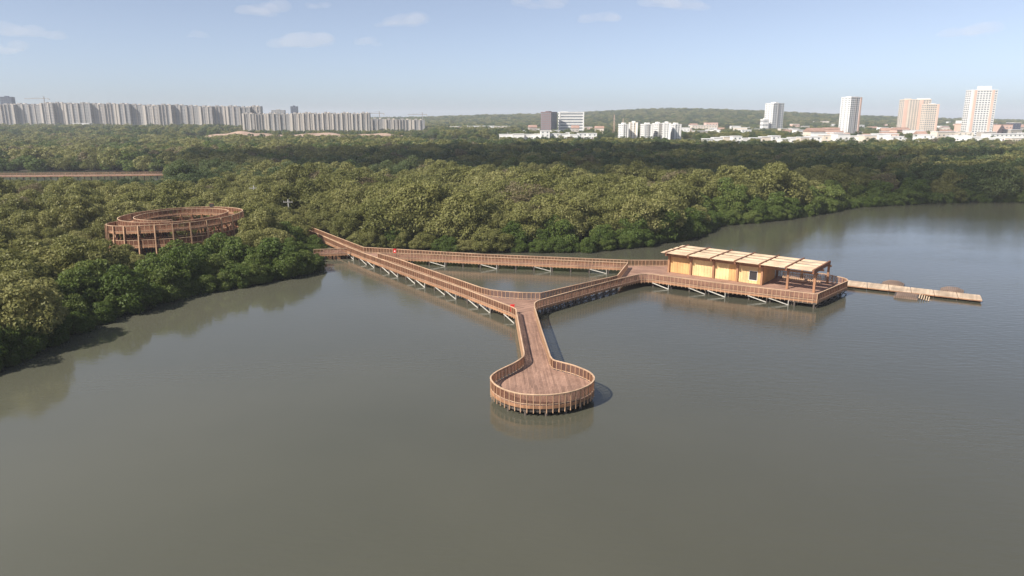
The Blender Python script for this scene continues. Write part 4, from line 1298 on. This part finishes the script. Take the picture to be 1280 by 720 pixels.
s = np.where((latq > .02) & (Q[:, 1] < 1500), s * .72, s)
s = np.where((latq > -.40) & (latq < -.11) & (Q[:, 1] < 1150), s * .5, s)
o = scatter('far_woodland', np.stack([Q[:, 0], Q[:, 1], zq - .2], 1), np.stack([s, s, s * np.where(Q[:, 1] < 1500, .95, .75)], 1), RNG.uniform(0, 6.28, n), kq * 3 + RNG.integers(0, 3, n), [FARS[k][v] for k in KN for v in range(3)])
o['label'] = 'far scrub and wooded hills round the town'; o['category'] = 'woodland'

# ------------------------------------------------------------------ clouds: lumpy bodies of thin white droplets
def cloud_mat(name, dens):
    m, n, l, out = new_mat(name)
    v = n.new('ShaderNodeVolumePrincipled')
    v.inputs['Color'].default_value = (1, 0.97, 0.95, 1)
    v.inputs['Density'].default_value = dens
    v.inputs['Anisotropy'].default_value = 0.0
    l.new(v.outputs[0], out.inputs['Volume'])
    return m
import bmesh
def cloud(cx, cy, cz, sx, sy, sz, mat, seed, lumps=9):
    rr = random.Random(seed)
    bm = bmesh.new()
    bmesh.ops.create_icosphere(bm, subdivisions=4, radius=1)
    cen = [(Vector((rr.uniform(-.75, .75), rr.uniform(-.7, .7), rr.uniform(-.2, .4))), rr.uniform(.25, .5)) for _ in range(lumps)]
    for v in bm.verts:
        d = v.co.normalized(); best = 0.22
        for c, r in cen:
            b_ = d.dot(c); disc = b_*b_ - (c.length_squared - r*r)
            if disc > 0: best = max(best, b_ + math.sqrt(disc))
        v.co = Vector((d.x*best*sx, d.y*best*sy, d.z*best*sz*(1 if d.z > 0 else .5)))
    for _ in range(2): bmesh.ops.smooth_vert(bm, verts=bm.verts, factor=.5)
    me = bpy.data.meshes.new('cloud'); bm.to_mesh(me); bm.free()
    me.materials.append(mat)
    o = put('cloud', me, loc=(cx, cy, cz)); o['kind'] = 'structure'
thin, thick = cloud_mat('thin_cloud', 0.0011), cloud_mat('cumulus', 0.03)
for k, (px, py, wpx) in enumerate([(325, 15, 56), (40, 42, 62), (8, 63, 50), (245, 45, 30), (380, 57, 72), (500, 29, 58), (461, 54, 34), (752, 26, 50), (845, 6, 74), (400, 8, 30), (670, 5, 60), (1215, 40, 60)]):
    D = 7000
    z = ZAT(py, D); x = XAT(px, D, z)
    s = wpx / F * D * .62
    cloud(x, D, z, s * .9, s * .6, s * .48, thin, 30 + k)
# the clouds overhead-left whose shadows lie across the inland forest
for tx, ty, sx_, sy_, seed in ((5, 425, 290, 130, 3), (150, 272, 130, 34, 8)):
    cz = 620
    off = SUN_TO * (cz / SUN_TO.z)
    cloud(tx + off.x, ty + off.y, cz, sx_, sy_, 70, thick, seed, 14)

# ------------------------------------------------------------------ haze
mh, n, l, out = new_mat('haze')
v = n.new('ShaderNodeVolumePrincipled')
v.inputs['Color'].default_value = (0.86, 0.90, 1.0, 1)
v.inputs['Density'].default_value = 0.00015
v.inputs['Anisotropy'].default_value = 0.0
l.new(v.outputs[0], out.inputs['Volume'])
mb = MB(); mb.box(-5600, 5600, -900, 7000, -3.5, 95)
hz = mb.build('haze', mh); hz['kind'] = 'stuff'
